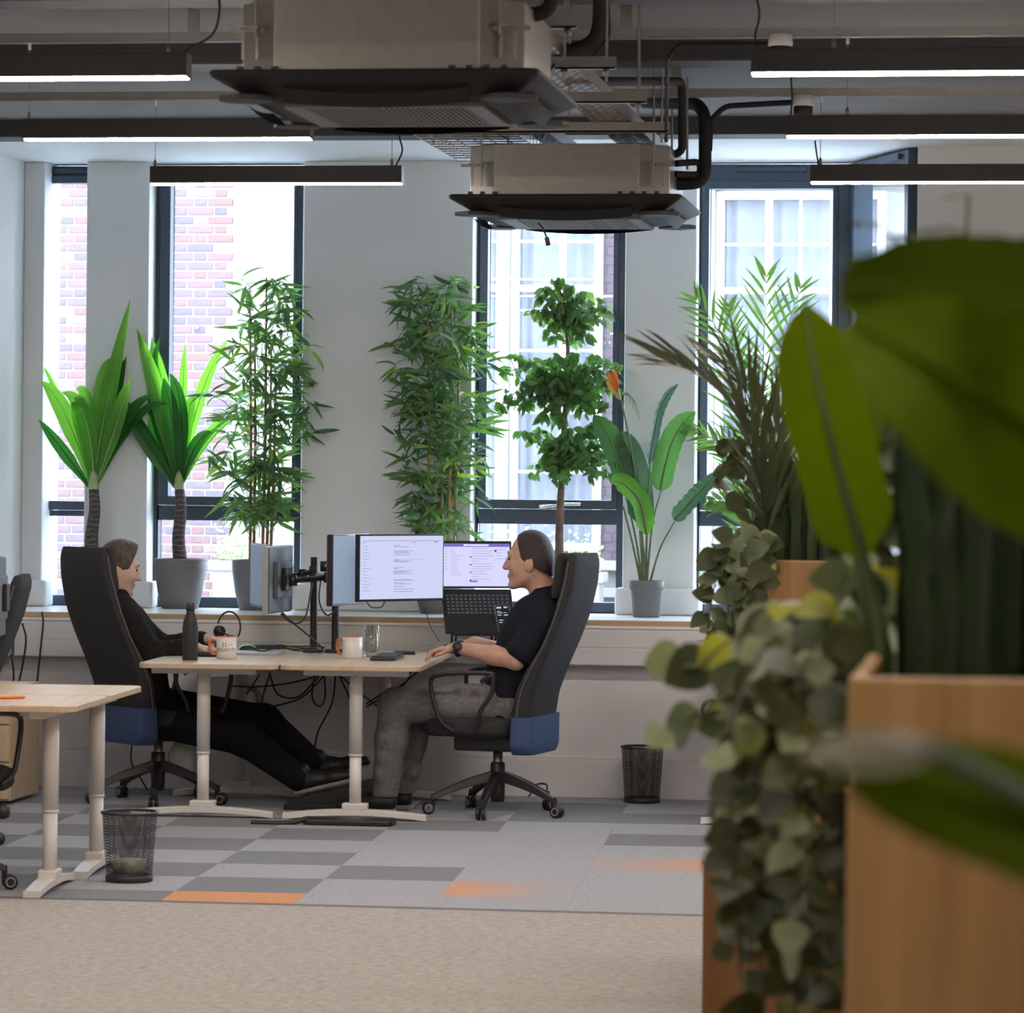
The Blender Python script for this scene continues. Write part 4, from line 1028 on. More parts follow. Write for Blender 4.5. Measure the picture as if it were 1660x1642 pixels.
bin_('dark wire mesh bin standing against the window wall', V(p.x, p.y+.08, .002), .086, .103, .272, M_M2)

# ------------------------------------------------------------------ sockets, wall vents, cabinet, bag
def vent(px, py, label, r):
    p = atY(px, py, YWALL-.0)
    t = thing('wall_vent', label, 'wall vent', (p.x, YWALL, p.z), 0, 'round wall vents')
    Mv = Matrix.Rotation(math.pi/2, 4, 'X')
    MB().lathe([(r*.72,.0),(r*.78,.012),(r,.012),(r,.0)], 30, M=Mv).build('chrome_ring', M_STEEL, t)
    MB().lathe([(.0,.008),(r*.5,.008),(r*.74,.001)], 30, M=Mv).build('vent_disc', M_DADO, t)
vent(1153, 1150, 'round chrome ringed vent on the wall beside the trailing plants', .052)
vent(404, 1133, 'pale round vent on the wall behind the younger mans knee', .065)
for k, (px, py) in enumerate(((716,1031),(731,1031),(776,1034),(793,1034))):
    p = atY(px, py, YWALL-.1)
    t = thing('wall_socket', ('white wall socket left of the laptop stand', 'white wall socket just behind the laptop stand', 'white wall socket right of the laptop stand', 'white wall socket nearest the right arm')[k], 'socket', (p.x, YWALL-.0995, .70), 0, 'sockets in the trunking')
    MB().box((-.035,-.008,-.03),(.035,0,.05)).build('face_plate', M_WHITE, t, .004)
    if k in (0, 2):
        MB().lathe([(.0,.03),(.022,.03),(.025,.0),(.025,-.002)], 16, M=Matrix.Rotation(math.pi/2, 4, 'X')).build('plug', M_BLACK, t)
p0, p1 = atZ(24, 1283, 0), atZ(82, 1278, 0)
t = thing('pedestal_cabinet', 'light wood pedestal cabinet behind the left desks', 'cabinet', V(-4.86, 16.55, 0), 0)
MB().box((-.26,0,.02),(.18,.5,.56)).build('body', wood('beech_panel', (.58,.42,.27), (.68,.51,.35), .5, 2), t, .004)
for k in range(3): 
    dr = MB().box((-.255,-.018,.03+.178*k),(.175,-.001,.20+.178*k)).build('drawer_front', MATS['beech_panel'], t, .003)
    MB().box((-.09,-.026,.17+.178*k),(.01,-.018,.182+.178*k)).build('drawer_pull', M_STEEL, dr)
# white carrier bag hanging under the desk
bg = atY(298, 1212, 16.9); t = thing('carrier_bag', 'thin white carrier bag hanging under the younger mans desk', 'bag', bg)
rows = []
for i in range(9):
    u = i/8; z = .11-.22*u; w = .02+.045*math.sin(min(1, u*1.2)*math.pi*.6); 
    rows.append([V(w*(1+.15*math.sin(3*a+u*5))*math.cos(a)+.01*math.sin(u*6), w*.5*math.sin(a), z) for a in np.linspace(0, 2*math.pi, 18, endpoint=False)])
m = MB().grid(rows, True, True); m.add(rows[-1], [tuple(range(18))]); m.build('bag_body', mat('white_polythene', (.62,.60,.58), .45, var=.15, scale=40, trans=.35), t)
MB().tube(curve([(-.01,0,.11),(.0,0,.16),(.012,0,.19)], 5), .006, 8).build('bag_handles', MATS['white_polythene'], t)
# ------------------------------------------------------------------ people: smooth blended distance-field bodies
def sdf_mesh(name, prims, mat_, parent, res=.006, cuts=None, origin=V(0,0,0)):
    """prims: ('c', a, b, ra, rb, k) tapered limb | ('e', centre, radii, 3x3 rot, k). One continuous surface."""
    lo = np.array([1e9]*3); hi = -lo
    for p in prims:
        if p[0] == 'c':
            for q, r in ((p[1], p[3]), (p[2], p[4])):
                lo = np.minimum(lo, np.array(q)-r); hi = np.maximum(hi, np.array(q)+r)
        else:
            r = max(p[2]); lo = np.minimum(lo, np.array(p[1])-r); hi = np.maximum(hi, np.array(p[1])+r)
    lo -= .03; hi += .03
    n = np.ceil((hi-lo)/res).astype(int)+1
    F = np.full(n, .5, np.float32)
    for p in prims:
        k = p[-1]
        if p[0] == 'c':
            a, b = np.array(p[1]), np.array(p[2]); rr_ = max(p[3], p[4])
            l_, h_ = np.minimum(a, b)-rr_-k-.02, np.maximum(a, b)+rr_+k+.02
        else:
            c = np.array(p[1]); rr_ = max(p[2]); l_, h_ = c-rr_-k-.02, c+rr_+k+.02
        i0 = np.maximum(((l_-lo)/res).astype(int), 0); i1 = np.minimum(((h_-lo)/res).astype(int)+2, n)
        ax = [lo[d]+res*np.arange(i0[d], i1[d]) for d in range(3)]
        X, Y, Z = np.meshgrid(*ax, indexing='ij')
        if p[0] == 'c':
            ab = b-a; L2 = float(ab@ab)+1e-12
            t = np.clip(((X-a[0])*ab[0]+(Y-a[1])*ab[1]+(Z-a[2])*ab[2])/L2, 0, 1)
            d = np.sqrt((X-a[0]-t*ab[0])**2+(Y-a[1]-t*ab[1])**2+(Z-a[2]-t*ab[2])**2)-(p[3]+(p[4]-p[3])*t)
        else:
            M = p[3]; q = [(X-c[0])*M[0][i]+(Y-c[1])*M[1][i]+(Z-c[2])*M[2][i] for i in range(3)]
            r = p[2]
            k0 = np.sqrt((q[0]/r[0])**2+(q[1]/r[1])**2+(q[2]/r[2])**2); k1 = np.sqrt((q[0]/r[0]**2)**2+(q[1]/r[1]**2)**2+(q[2]/r[2]**2)**2)+1e-9
            d = k0*(k0-1)/k1
        sl = tuple(slice(i0[j], i1[j]) for j in range(3)); f = F[sl]
        h = np.maximum(k-np.abs(f-d), 0)/k
        F[sl] = np.minimum(f, d)-h*h*k*.25
    if cuts:
        ax = [lo[d]+res*np.arange(n[d]) for d in range(3)]; X, Y, Z = np.meshgrid(*ax, indexing='ij')
        for (pt, nm) in cuts:
            F = np.maximum(F, (X-pt[0])*nm[0]+(Y-pt[1])*nm[1]+(Z-pt[2])*nm[2])
    ins = F < 0
    # surface nets
    acc = np.zeros(tuple(n-1)+(3,), np.float32); cnt = np.zeros(tuple(n-1), np.float32)
    base = np.stack(np.meshgrid(*[np.arange(m-1) for m in n], indexing='ij'), -1).astype(np.float32)
    for ax_ in range(3):
        o1, o2 = [d for d in range(3) if d != ax_]
        for a in (0, 1):
            for b in (0, 1):
                s0 = [slice(0, n[d]-1) for d in range(3)]; s0[o1] = slice(a, n[o1]-1+a); s0[o2] = slice(b, n[o2]-1+b)
                s1 = list(s0); s1[ax_] = slice(1, n[ax_])
                f0, f1 = F[tuple(s0)], F[tuple(s1)]; cr = (f0 < 0) != (f1 < 0)
                t = np.where(cr, f0/(f0-f1+1e-12), 0)
                q = np.zeros(acc.shape, np.float32); q[..., ax_] = t; q[..., o1] = a; q[..., o2] = b
                acc += np.where(cr[..., None], q, 0); cnt += cr
    act = cnt > 0; idx = -np.ones(act.shape, int); idx[act] = np.arange(act.sum())
    vs = (base[act]+acc[act]/cnt[act][:, None])*res+lo
    fs = []
    for ax_ in range(3):
        o1, o2 = (ax_+1) % 3, (ax_+2) % 3
        s0 = [slice(1, n[d]-1) for d in range(3)]; s0[ax_] = slice(0, n[ax_]-1); s1 = list(s0); s1[ax_] = slice(1, n[ax_])
        i0, i1 = ins[tuple(s0)], ins[tuple(s1)]; e = np.argwhere(i0 != i1)
        if not len(e): continue
        fl = i0[tuple(e.T)]
        g = e.copy(); g[:, o1] += 1; g[:, o2] += 1
        def at_(d1, d2):
            h = g.copy(); h[:, o1] -= d1; h[:, o2] -= d2; return idx[tuple(h.T)]
        q = np.stack([at_(1,1), at_(0,1), at_(0,0), at_(1,0)], 1)
        q[~fl] = q[~fl][:, ::-1]; fs.append(q)
    fs = np.concatenate(fs); fs = fs[(fs >= 0).all(1)]
    me = bpy.data.meshes.new(name)
    o_ = np.array(origin); me.from_pydata((vs-o_).tolist(), [], fs.tolist())
    me.polygons.foreach_set('use_smooth', [True]*len(me.polygons)); me.materials.append(mat_)
    # light relaxation
    bm = bmesh.new(); bm.from_mesh(me); bmesh.ops.smooth_vert(bm, verts=bm.verts, factor=.4, use_axis_x=True, use_axis_y=True, use_axis_z=True); bm.to_mesh(me); bm.free()
    return link(name, me, parent)
I3 = [[1,0,0],[0,1,0],[0,0,1]]
M_SKIN = mat('skin', (.52,.30,.21), .5, var=.10, scale=40, spec=.35)
M_SKIN2 = mat('skin_pale', (.62,.40,.31), .5, var=.08, scale=40, spec=.35)
M_HAIRD = mat('dark_brown_hair', (.030,.020,.015), .55, var=.5, scale=120, bump=.5, bscale=220)
M_HAIRL = mat('light_brown_hair', (.085,.055,.034), .6, var=.55, scale=70, bump=.5, bscale=220)
M_POLO = mat('black_polo', (.012,.012,.018), .9, var=.25, scale=60, spec=.2)
M_JUMP = mat('black_sweater', (.016,.014,.013), .95, var=.4, scale=70, bump=.25, bscale=300, spec=.2)
M_JEAN = mat('grey_denim', (.165,.155,.150), .9, var=.22, scale=60, bump=.2, bscale=200, spec=.2)
M_TROU = mat('black_trousers', (.009,.009,.011), .9, var=.3, scale=40, spec=.2)
M_SHOE = mat('black_shoe', (.014,.013,.013), .5, var=.2); M_SOLE = mat('shoe_sole', (.34,.33,.29), .7, var=.1)
M_EYE = mat('eye_dark', (.03,.02,.015), .2)
def rotm(yaw, pitch=0):
    return (Matrix.Rotation(yaw, 3, 'Z') @ Matrix.Rotation(pitch, 3, 'Y'))
def head(c, yaw, pitch, s, k=.02):
    M = rotm(yaw, pitch)
    def L(x, y, z): return tuple(c + M @ (V(x, y, z)*s))
    Ml = [[M[i][j] for j in range(3)] for i in range(3)]
    def E(x, y, z, r, k_): return ('e', L(x, y, z), tuple(q*s for q in r), Ml, k_)
    def C(a, b, ra, rb, k_): return ('c', L(*a), L(*b), ra*s, rb*s, k_)
    p = [E(-.002,0,.002,(.094,.075,.108),.02), E(.040,0,-.050,(.062,.060,.090),.03), E(.012,0,-.060,(.07,.062,.07),.03)]
    for y in (-.045, .045): p.append(C((.0,y,-.085),(.066,y*.45,-.122),.024,.020,.02))
    p += [E(.086,0,-.128,(.022,.026,.020),.014), C((.094,0,.002),(.118,0,-.046),.010,.0125,.012), E(.116,0,-.050,(.014,.016,.010),.008),
          E(.096,0,-.083,(.013,.024,.007),.006), E(.094,0,-.096,(.013,.021,.008),.005), C((.086,-.04,.012),(.086,.04,.012),.012,.012,.012)]
    for y in (-1, 1):
        p += [E(.066,y*.040,-.045,(.026,.022,.026),.02), E(-.004,y*.076,-.040,(.020,.009,.033),.006), E(-.016,y*.080,-.036,(.010,.008,.028),.004)]
    return p, L, Ml, E, C
def hand(w, f, up, s, thumb, curl=.45, k=.008):
    """w wrist, f forward (to knuckles), up back-of-hand normal, thumb = +1/-1 side"""
    f = f.normalized(); l = f.cross(up).normalized()*thumb; up = l.cross(f).normalized()*thumb*1.0
    if up.z < 0: up = -up
    P = []
    kn = []
    for i, (o, ln) in enumerate(((.030,.080),(.011,.088),(-.009,.085),(-.028,.076))):
        b = w + f*(ln*s) + l*(o*s); kn.append(b); P.append(('c', tuple(w + l*(o*.55*s) + f*.012*s), tuple(b), .0145*s, .0110*s, .012))
    for i, (b, ln) in enumerate(zip(kn, (.072,.080,.075,.058))):
        spread = l*((.10,.03,-.04,-.12)[i])
        d1 = (f*math.cos(curl*.45) - up*math.sin(curl*.45) + spread).normalized(); d2 = (f*math.cos(curl*1.6) - up*math.sin(curl*1.6) + spread).normalized()
        m = b + d1*ln*.48*s; e = m + d2*ln*.30*s; g = e + (d2 - up*.3).normalized()*ln*.24*s
        P += [('c', tuple(b), tuple(m), .0098*s, .0088*s, .004), ('c', tuple(m), tuple(e), .0088*s, .0080*s, .003), ('c', tuple(e), tuple(g), .0080*s, .0068*s, .003)]
    tb = w + f*.022*s + l*.026*s; t1 = tb + (f*.6 + l*.75 - up*.25).normalized()*.042*s; t2 = t1 + (f*.9 + l*.28 - up*.3).normalized()*.030*s; t3 = t2 + (f*.95 + l*.05 - up*.3).normalized()*.022*s
    P += [('c', tuple(tb), tuple(t1), .0145*s, .0112*s, .010), ('c', tuple(t1), tuple(t2), .0105*s, .0092*s, .003), ('c', tuple(t2), tuple(t3), .0092*s, .0072*s, .003)]
    return P
def T(v): return tuple(v)
def shoe(par, heel, toe, up, s=1.0, laces=True):
    f = (toe-heel); L_ = f.length; f = f.normalized(); l = f.cross(up).normalized(); u = l.cross(f).normalized()
    def at(x, y, z): return T(heel + f*(x*L_) + l*y + u*z)
    pr = [('c', at(.12,0,.045), at(.35,0,.05), .040*s, .040*s, .02), ('c', at(.3,0,.045), at(.72,0,.033), .038*s, .036*s, .03), ('c', at(.7,.004,.033), at(.92,.004,.028), .038*s, .026*s, .02), ('c', at(.15,0,.05), at(.2,0,.10), .036*s, .038*s, .02)]
    o = sdf_mesh('shoe', pr, M_SHOE, par, .006, cuts=[(at(0,0,.012), T(-u))], origin=par.location)
    rows = []
    for z in (.0, .014):
        r = []
        for i in range(24):
            a = 2*math.pi*i/24; x = .5+.5*math.cos(a); y = (.036+.008*math.sin(x*math.pi*1.2))*s*math.sin(a)
            r.append(Vector(at(x*1.0-.02, y, z))-par.location)
        rows.append(r)
    m = MB().grid(rows, False, True); m.add(rows[0], [tuple(range(24))[::-1]]); m.add(rows[1], [tuple(range(24))]); m.build('sole', M_SOLE, o)
    if laces:
        for i in range(4):
            a, b = Vector(at(.38+.08*i, -.026, .074-.006*i))-par.location, Vector(at(.42+.08*i, .026, .074-.006*i))-par.location
            mid = (a+b)/2+u*.012; MB().tube([a, mid, b], .003, 5).build('lace', M_SOLE, o)

# ---------------- the man in jeans, facing left
YR = 16.66
def pr_(px, py, dy=0): return atY(px, py, YR+dy)
per = thing('person', 'man in black polo shirt and grey jeans leaning over the right desk', 'person', V(pr_(835,1150).x, YR, .0))
hc = pr_(861, 901); hp, HL, HM, HE, HC = head(hc, math.pi-.06, 0.03, 1.05)
NB = pr_(892, 975)
body = list(hp)
body += [('c', HL(-.028,0,-.075), T(NB), .056, .064, .02), ('c', HL(-.01,0,-.10), T(NB+V(-.01,0,.01)), .052, .06, .02)]
def torso(pts, ex=0):
    out = []
    for (px, py, hw, r), (px2, py2, hw2, r2) in zip(pts, pts[1:]):
        for s_ in (-1, 0, 1):
            out.append(('c', T(pr_(px, py)+V(0, s_*hw, 0)), T(pr_(px2, py2)+V(0, s_*hw2, 0)), r+ex, r2+ex, .04))
    return out
TR = [(818,1138,.075,.098), (838,1085,.075,.105), (855,1030,.085,.100), (870,997,.10,.080), (884,978,.10,.058)]
body += torso(TR)
armsR = {}
for s_, sh, el, wr in ((-1, (886,1002), (836,1070), (741,1050)), (1, (888,1000), (840,1066), (768,1041))):
    S = pr_(*sh, s_*.185); Ee = pr_(*el, s_*.235); Wr = pr_(*wr, s_*.13 if s_ < 0 else .14); armsR[s_] = (S, Ee, Wr)
    body += [('c', T(S), T(Ee), .058, .044, .03), ('c', T(Ee), T(Ee+(Wr-Ee)*.35), .044, .045, .02), ('c', T(Ee+(Wr-Ee)*.35), T(Wr), .045, .029, .02)]
    f = V(-1, -.04*s_*-1, -.10); body += hand(Wr, f, V(0,0,1), 1.0, 1 if s_ > 0 else -1, .55)
legsR = {}
for s_, hp_, kn, an in ((-1, (822,1142), (641,1143), (624,1281)), (1, (822,1142), (676,1146), (650,1284))):
    Hh = pr_(*hp_, s_*.10); K = pr_(*kn, s_*.12); An = pr_(*an, s_*.11); legsR[s_] = (Hh, K, An)
    body += [('c', T(Hh), T(K), .085, .058, .03), ('c', T(K), T(K+(An-K)*.35), .056, .056, .03), ('c', T(K+(An-K)*.35), T(An), .055, .036, .03), ('c', T(An), T(An+V(-.06,0,-.055)), .032, .018, .02)]
sdf_mesh('body', body, M_SKIN, per, .0055, origin=per.location)
for y in (-.034, .034):
    o = MB().lathe([(0,-.008),(.006,-.005),(.0085,0),(.006,.005),(0,.008)], 10).build('eye', M_EYE, per); o.location = Vector(HL(.0895, y, -.012))-per.location
    MB().tube([Vector(HL(.088,y-.018,.014))-per.location, Vector(HL(.098,y,.020))-per.location, Vector(HL(.090,y+.016,.013))-per.location], .004, 6).build('eyebrow', M_HAIRD, per)
MB().tube([Vector(HL(.100,-.020,-.0895))-per.location, Vector(HL(.109,0,-.0895))-per.location, Vector(HL(.100,.020,-.0895))-per.location], .0022, 5).build('mouth_line', mat('lip_dark', (.22,.09,.07), .6), per)
# hair: cap around the skull with receding hairline
hair = [HE(-.004,0,.004,(.0985,.081,.113),.02), HE(-.030,0,-.035,(.072,.079,.095),.02), HE(-.045,0,-.075,(.052,.066,.06),.02)]
RM = rotm(math.pi-.06, .03)
def pl(x, z, nx, nz): return (HL(x, 0, z), tuple(RM @ V(nx, 0, nz)))
sdf_mesh('hair', hair, M_HAIRD, per, .005, cuts=[pl(.060,.09,.96,.28), pl(.030,0,.95,-.3) if 0 else pl(.035,-.0,.97,-.25), pl(.02,-.012,-.10,-1) if 0 else pl(-.012,-.040,.52,-.85)], origin=per.location)
# polo shirt with short sleeves and collar
EX = .013
shirt = torso([(820,1146,.085,.100), (838,1085,.08,.107), (855,1030,.09,.100), (870,997,.105,.080), (884,980,.10,.058)], EX)
for s_, (S, Ee, Wr) in armsR.items():
    shirt += [('c', T(S), T(S+(Ee-S)*.80), .062+EX, .056+EX, .03), ('c', T(S+V(0,-s_*.08,.0)), T(S), .06+EX, .060+EX, .04)]
sh_ = sdf_mesh('polo_shirt', shirt, M_POLO, per, .0065, origin=per.location)
for s_, (S, Ee, Wr) in armsR.items():                        # sleeve hems
    d = (Ee-S).normalized(); c = S+(Ee-S)*.92-per.location; q = d.orthogonal().normalized(); w_ = d.cross(q)
    MB().tube([c+(q*math.cos(a)+w_*math.sin(a))*.0655 for a in np.linspace(0, 2*math.pi, 25)], .005, 6, False).build('sleeve_hem', M_POLO, sh_)
rows = []
for t_, (dz, r) in enumerate(((.0,.080),(.052,.073),(.060,.077),(.022,.094))):
    rows.append([NB-per.location+V(r*math.cos(a)*1.05+.004-dz*.25, r*math.sin(a), dz+.018*math.cos(a)+.012) for a in np.linspace(math.radians(-152), math.radians(152), 26)])
MB().grid(rows, True).build('collar', M_POLO, sh_)
# jeans
jn = [('c', T(pr_(822,1142,-.07)), T(pr_(822,1142,.07)), .112, .112, .03)]
for s_, (Hh, K, An) in legsR.items():
    jn += [('c', T(Hh), T(K), .102, .078, .04), ('c', T(K), T(K+(An-K)*.4), .078, .074, .03), ('c', T(K+(An-K)*.4), T(An+V(0,0,-.02)), .074, .062, .03)]
    # folds at knee and hem
    for i in range(4):
        q = K+(An-K)*(.12+.22*i); jn.append(('c', T(q+V(.05,-.05*s_,.01)), T(q+V(-.03,.05*s_,-.015)), .030, .022, .03))
    for i in range(3):
        q = Hh+(K-Hh)*(.15+.14*i); jn.append(('c', T(q+V(.02,-.06,.07)), T(q+V(-.05,.05,.075)), .022, .016, .03))
sdf_mesh('jeans', jn, M_JEAN, per, .0065, cuts=[((0,0,legsR[-1][2].z-.03), (0,0,-1))], origin=per.location)
for s_, (Hh, K, An) in legsR.items():
    hl = V(An.x+.05, An.y, .010); shoe(per, hl, hl+V(-.275, .01*s_, .0), V(0,0,1))
# wrist watch on the near wrist
S, Ee, Wr = armsR[-1]; d = (Wr-Ee).normalized(); c = Wr-d*.012-per.location; q = d.cross(V(0,1,0)).normalized(); w_ = d.cross(q)
wt = MB().tube([c+(q*math.cos(a)*.034+w_*math.sin(a)*.036) for a in np.linspace(0, 2*math.pi, 25)], .0085, 8, False).build('wristwatch', M_BLACK, per)
fc = c+w_*-.0 + V(-.004,-.040,.012)
MB().lathe([(.0,-.006),(.021,-.006),(.023,0),(.021,.006),(.0,.006)], 20, M=Matrix.Translation(fc) @ Matrix.Rotation(math.radians(62), 4, 'X')).build('watch_case', M_BLACK, wt)
MB().tube([c+V(0,0,.004)+(q*math.cos(a)*.035+w_*math.sin(a)*.037)+d*-.02 for a in np.linspace(-.9, .9, 14)], .003, 6).build('blue_band', mat('blue_band', (.06,.06,.6), .4), wt)

# ---------------- the younger man, facing right and turned a little away
YL = 16.84
def pq(px, py, dy=0): return atY(px, py, YL+dy)
pl_ = thing('person', 'younger man in black sweater with light brown hair typing at the left desk', 'person', V(pq(235,1150).x, YL, 0))
yawL = math.radians(24); hc = pq(191.0, 914); hp, HL, HM, HE, HC = head(hc, yawL, .22, .98)
NB = pq(184, 972); body = list(hp) + [('c', HL(-.028,0,-.075), T(NB), .050, .060, .02), ('c', HL(-.005,0,-.10), T(NB+V(.01,0,.01)), .047, .055, .02)]
lat = V(-math.sin(yawL), math.cos(yawL), 0)
def torso2(pts, ex=0):
    out = []
    for (px, py, hw, r), (px2, py2, hw2, r2) in zip(pts, pts[1:]):
        for s_ in (-1, 0, 1): out.append(('c', T(pq(px, py)+lat*(s_*hw)), T(pq(px2, py2)+lat*(s_*hw2)), r+ex, r2+ex, .04))
    return out
body += torso2([(238,1140,.075,.10), (222,1090,.075,.10), (205,1035,.085,.10), (192,1000,.10,.084), (188,985,.10,.055)])
armsL = {}
for s_, sh, el, wr in ((-1, (203,1006), (246,1062), (318,1050)), (1, (210,1004), (262,1052), (336,1036))):
    S = pq(*sh)+lat*(s_*.18); S = pq(*sh, lat.y*s_*.18); Ee = pq(*el, s_*.20); Wr = pq(*wr, -.09 if s_ < 0 else .10); armsL[s_] = (S, Ee, Wr)
    body += [('c', T(S), T(Ee), .055, .042, .03), ('c', T(Ee), T(Wr), .043, .027, .02)]
    body += hand(Wr, V(1, .12*-s_, -.08), V(0,0,1), .98, -1 if s_ > 0 else 1, .6)
legsL = {}
for s_, hp_, kn, an in ((-1, (250,1160), (395,1196), (484,1262)), (1, (250,1146), (428,1170), (512,1240))):
    Hh = pq(*hp_, s_*.09); K = pq(*kn, s_*.10); An = pq(*an, s_*.08); legsL[s_] = (Hh, K, An)
    body += [('c', T(Hh), T(K), .082, .056, .03), ('c', T(K), T(An), .055, .036, .03), ('c', T(An), T(An+V(.07,0,-.01)), .036, .026, .02)]
sdf_mesh('body', body, M_SKIN2, pl_, .0055, origin=pl_.location)
RM2 = rotm(yawL, .22)
def p2(x, y, z, nx, ny, nz): return (HL(x, y, z), tuple(RM2 @ V(nx, ny, nz)))
hair = [HE(-.002,0,.012,(.104,.084,.108),.02), HE(-.034,0,-.03,(.068,.077,.085),.02), HE(.062,0,.062,(.045,.062,.034),.03), HE(.03,0,.09,(.06,.05,.03),.03)]
for i in range(26):                                          # tufts
    a = R.uniform(-1.2, 1.2); b = R.uniform(.15, 1.25); d = V(math.cos(b)*math.cos(a*1.1), math.cos(b)*math.sin(a), math.sin(b))
    p0 = V(.09*d.x+.0, .075*d.y, .098*d.z+.014); hair.append(('c', HL(*p0), HL(*(p0+V(.02,R.uniform(-.01,.01),-.004))), .010, .006, .008))
sdf_mesh('hair', hair, M_HAIRL, pl_, .005, cuts=[p2(.104,0,.022,.55,0,-.84), p2(.050,0,-.005,.97,0,-.22), p2(.0,0,-.032,.35,0,-.94)], origin=pl_.location)
for y in (-.034, .034):
    MB().tube([Vector(HL(.090,y-.016,.012))-pl_.location, Vector(HL(.099,y,.017))-pl_.location, Vector(HL(.090,y+.016,.012))-pl_.location], .0035, 6).build('eyebrow', M_HAIRL, pl_)
    o = MB().lathe([(0,-.008),(.006,-.005),(.0085,0),(.006,.005),(0,.008)], 10).build('eye', M_EYE, pl_); o.location = Vector(HL(.0895, y, -.012))-pl_.location
jm = torso2([(238,1150,.085,.104), (222,1090,.085,.104), (205,1035,.095,.104), (191,1000,.105,.084), (187,986,.10,.056)], .014)
for s_, (S, Ee, Wr) in armsL.items():
    jm += [('c', T(S), T(Ee), .072, .062, .03), ('c', T(Ee), T(Ee+(Wr-Ee)*.86), .062, .046, .03), ('c', T(S-lat*(s_*.07)), T(S), .07, .072, .04)]
    for i in range(3):
        q = Ee+(Wr-Ee)*(.2+.22*i); jm.append(('c', T(q+V(0,-.04,.035)), T(q+V(.02,.04,.03)), .020, .016, .025))
jo = sdf_mesh('sweater', jm, M_JUMP, pl_, .0065, origin=pl_.location)
rows = []
for dz, r in ((-.012,.072),(.030,.066),(.034,.072),(.0,.084)):
    rows.append([NB-pl_.location+Matrix.Rotation(yawL, 3, 'Z') @ V(-r*math.cos(a)*1.02-.004+dz*.2, r*math.sin(a), dz+.010*math.cos(a)+.022) for a in np.linspace(math.radians(-155), math.radians(155), 26)])
MB().grid(rows, True).build('collar', M_JUMP, jo)
tr = [('c', T(pq(240,1150,-.07)), T(pq(240,1150,.07)), .118, .118, .03)]
for s_, (Hh, K, An) in legsL.items():
    tr += [('c', T(Hh), T(K), .104, .082, .04), ('c', T(K), T(An), .082, .062, .03)]
ca = legsL[-1][2]; dn = (legsL[-1][2]-legsL[-1][1]).normalized()
sdf_mesh('trousers', tr, M_TROU, pl_, .0065, cuts=[(T(ca+dn*.045), T(dn))], origin=pl_.location)
for s_, (Hh, K, An) in legsL.items():
    hl = An+V(-.015,0,-.075); shoe(pl_, hl, hl+V(.285,.0,.075), V(-.26,0,.96), 1.02, False)
# foot rest the shoes lie against
fr = thing('footrest', 'low black footrest under the facing desks', 'footrest', V(pq(535,1280).x, YL, 0))
MB().prism([(-.17,0),(.24,0),(.24,.10),(.16,.122),(-.14,.050),(-.17,.03)], 'y', -.2, .2).build('wedge', M_BLACK, fr, .006)
for s_ in (-1, 1): MB().box((-.18,s_*.205-.012,0),(.22,s_*.205+.012,.03)).build('side_rail', M_BLACK, fr, .004)
# dark strap bag lying on the carpet under the right desk foot
q = atZ(540, 1336, 0); bgp = thing('cable_bag', 'flat black bag with strap lying under the right desk foot', 'bag', V(q.x, q.y-.02, 0))
MB().prism(rrect(-.13,-.06,.28,.10,.03), 'z', .001, .028).build('bag_body', M_BLACK, bgp, .008)
MB().tube(curve([(-.10,-.03,.03),(-.17,-.05,.012),(-.24,-.06,.006),(-.36,-.06,.006)], 5), .012, 8).build('strap', mat('brown_strap', (.03,.022,.018), .6), bgp)
# ------------------------------------------------------------------ plants: leaf and frond builders
def leafmat(name, col, tr=.45, rough=.4, var=.22, scale=14, spec=.4): return mat(name, col, rough, var=var, scale=scale, trans=tr, spec=spec)
M_LFB = leafmat('bamboo_leaf', (.105,.21,.085)); M_LFB2 = leafmat('bamboo_leaf_young', (.25,.40,.09)); M_LFB3 = leafmat('bamboo_leaf_old', (.060,.135,.085), .3)
M_LFF = leafmat('ficus_leaf', (.105,.22,.085), .45); M_LFF2 = leafmat('ficus_leaf_variegated', (.26,.42,.14), .45); M_LFF3 = leafmat('ficus_leaf_grey', (.17,.25,.18), .3)
M_DRA = leafmat('dracaena_leaf', (.15,.40,.065), .6, .35, .12, 4); M_DRA2 = leafmat('dracaena_leaf_deep', (.030,.150,.035), .4, .35, .15, 4)
M_STR = leafmat('strelitzia_leaf', (.065,.17,.07), .45, .35, .12, 5); M_STR2 = leafmat('strelitzia_leaf_blue', (.055,.12,.105), .3, .35, .12, 5)
M_STEM = mat('green_stem', (.10,.15,.06), .5, var=.2, scale=20); M_PALE = mat('pale_leaf_base', (.38,.48,.24), .5, var=.15, scale=20)
M_CANE = mat('bamboo_cane', (.36,.19,.085), .45, var=.25, scale=25); M_CANE2 = mat('bamboo_cane_red', (.28,.10,.06), .45, var=.25, scale=25)
M_BARK = mat('ficus_bark', (.17,.115,.095), .8, var=.3, scale=30, bump=.4); M_TRUNK = mat('dracaena_bark', (.085,.070,.075), .85, var=.35, scale=40, bump=.5)
M_SOIL = mat('potting_soil', (.03,.022,.016), .95, var=.4, scale=60)
M_POT = mat('grey_pot', (.155,.15,.15), .6, var=.03, scale=6); M_POTC = mat('cream_pot', (.55,.48,.40), .6, var=.03)
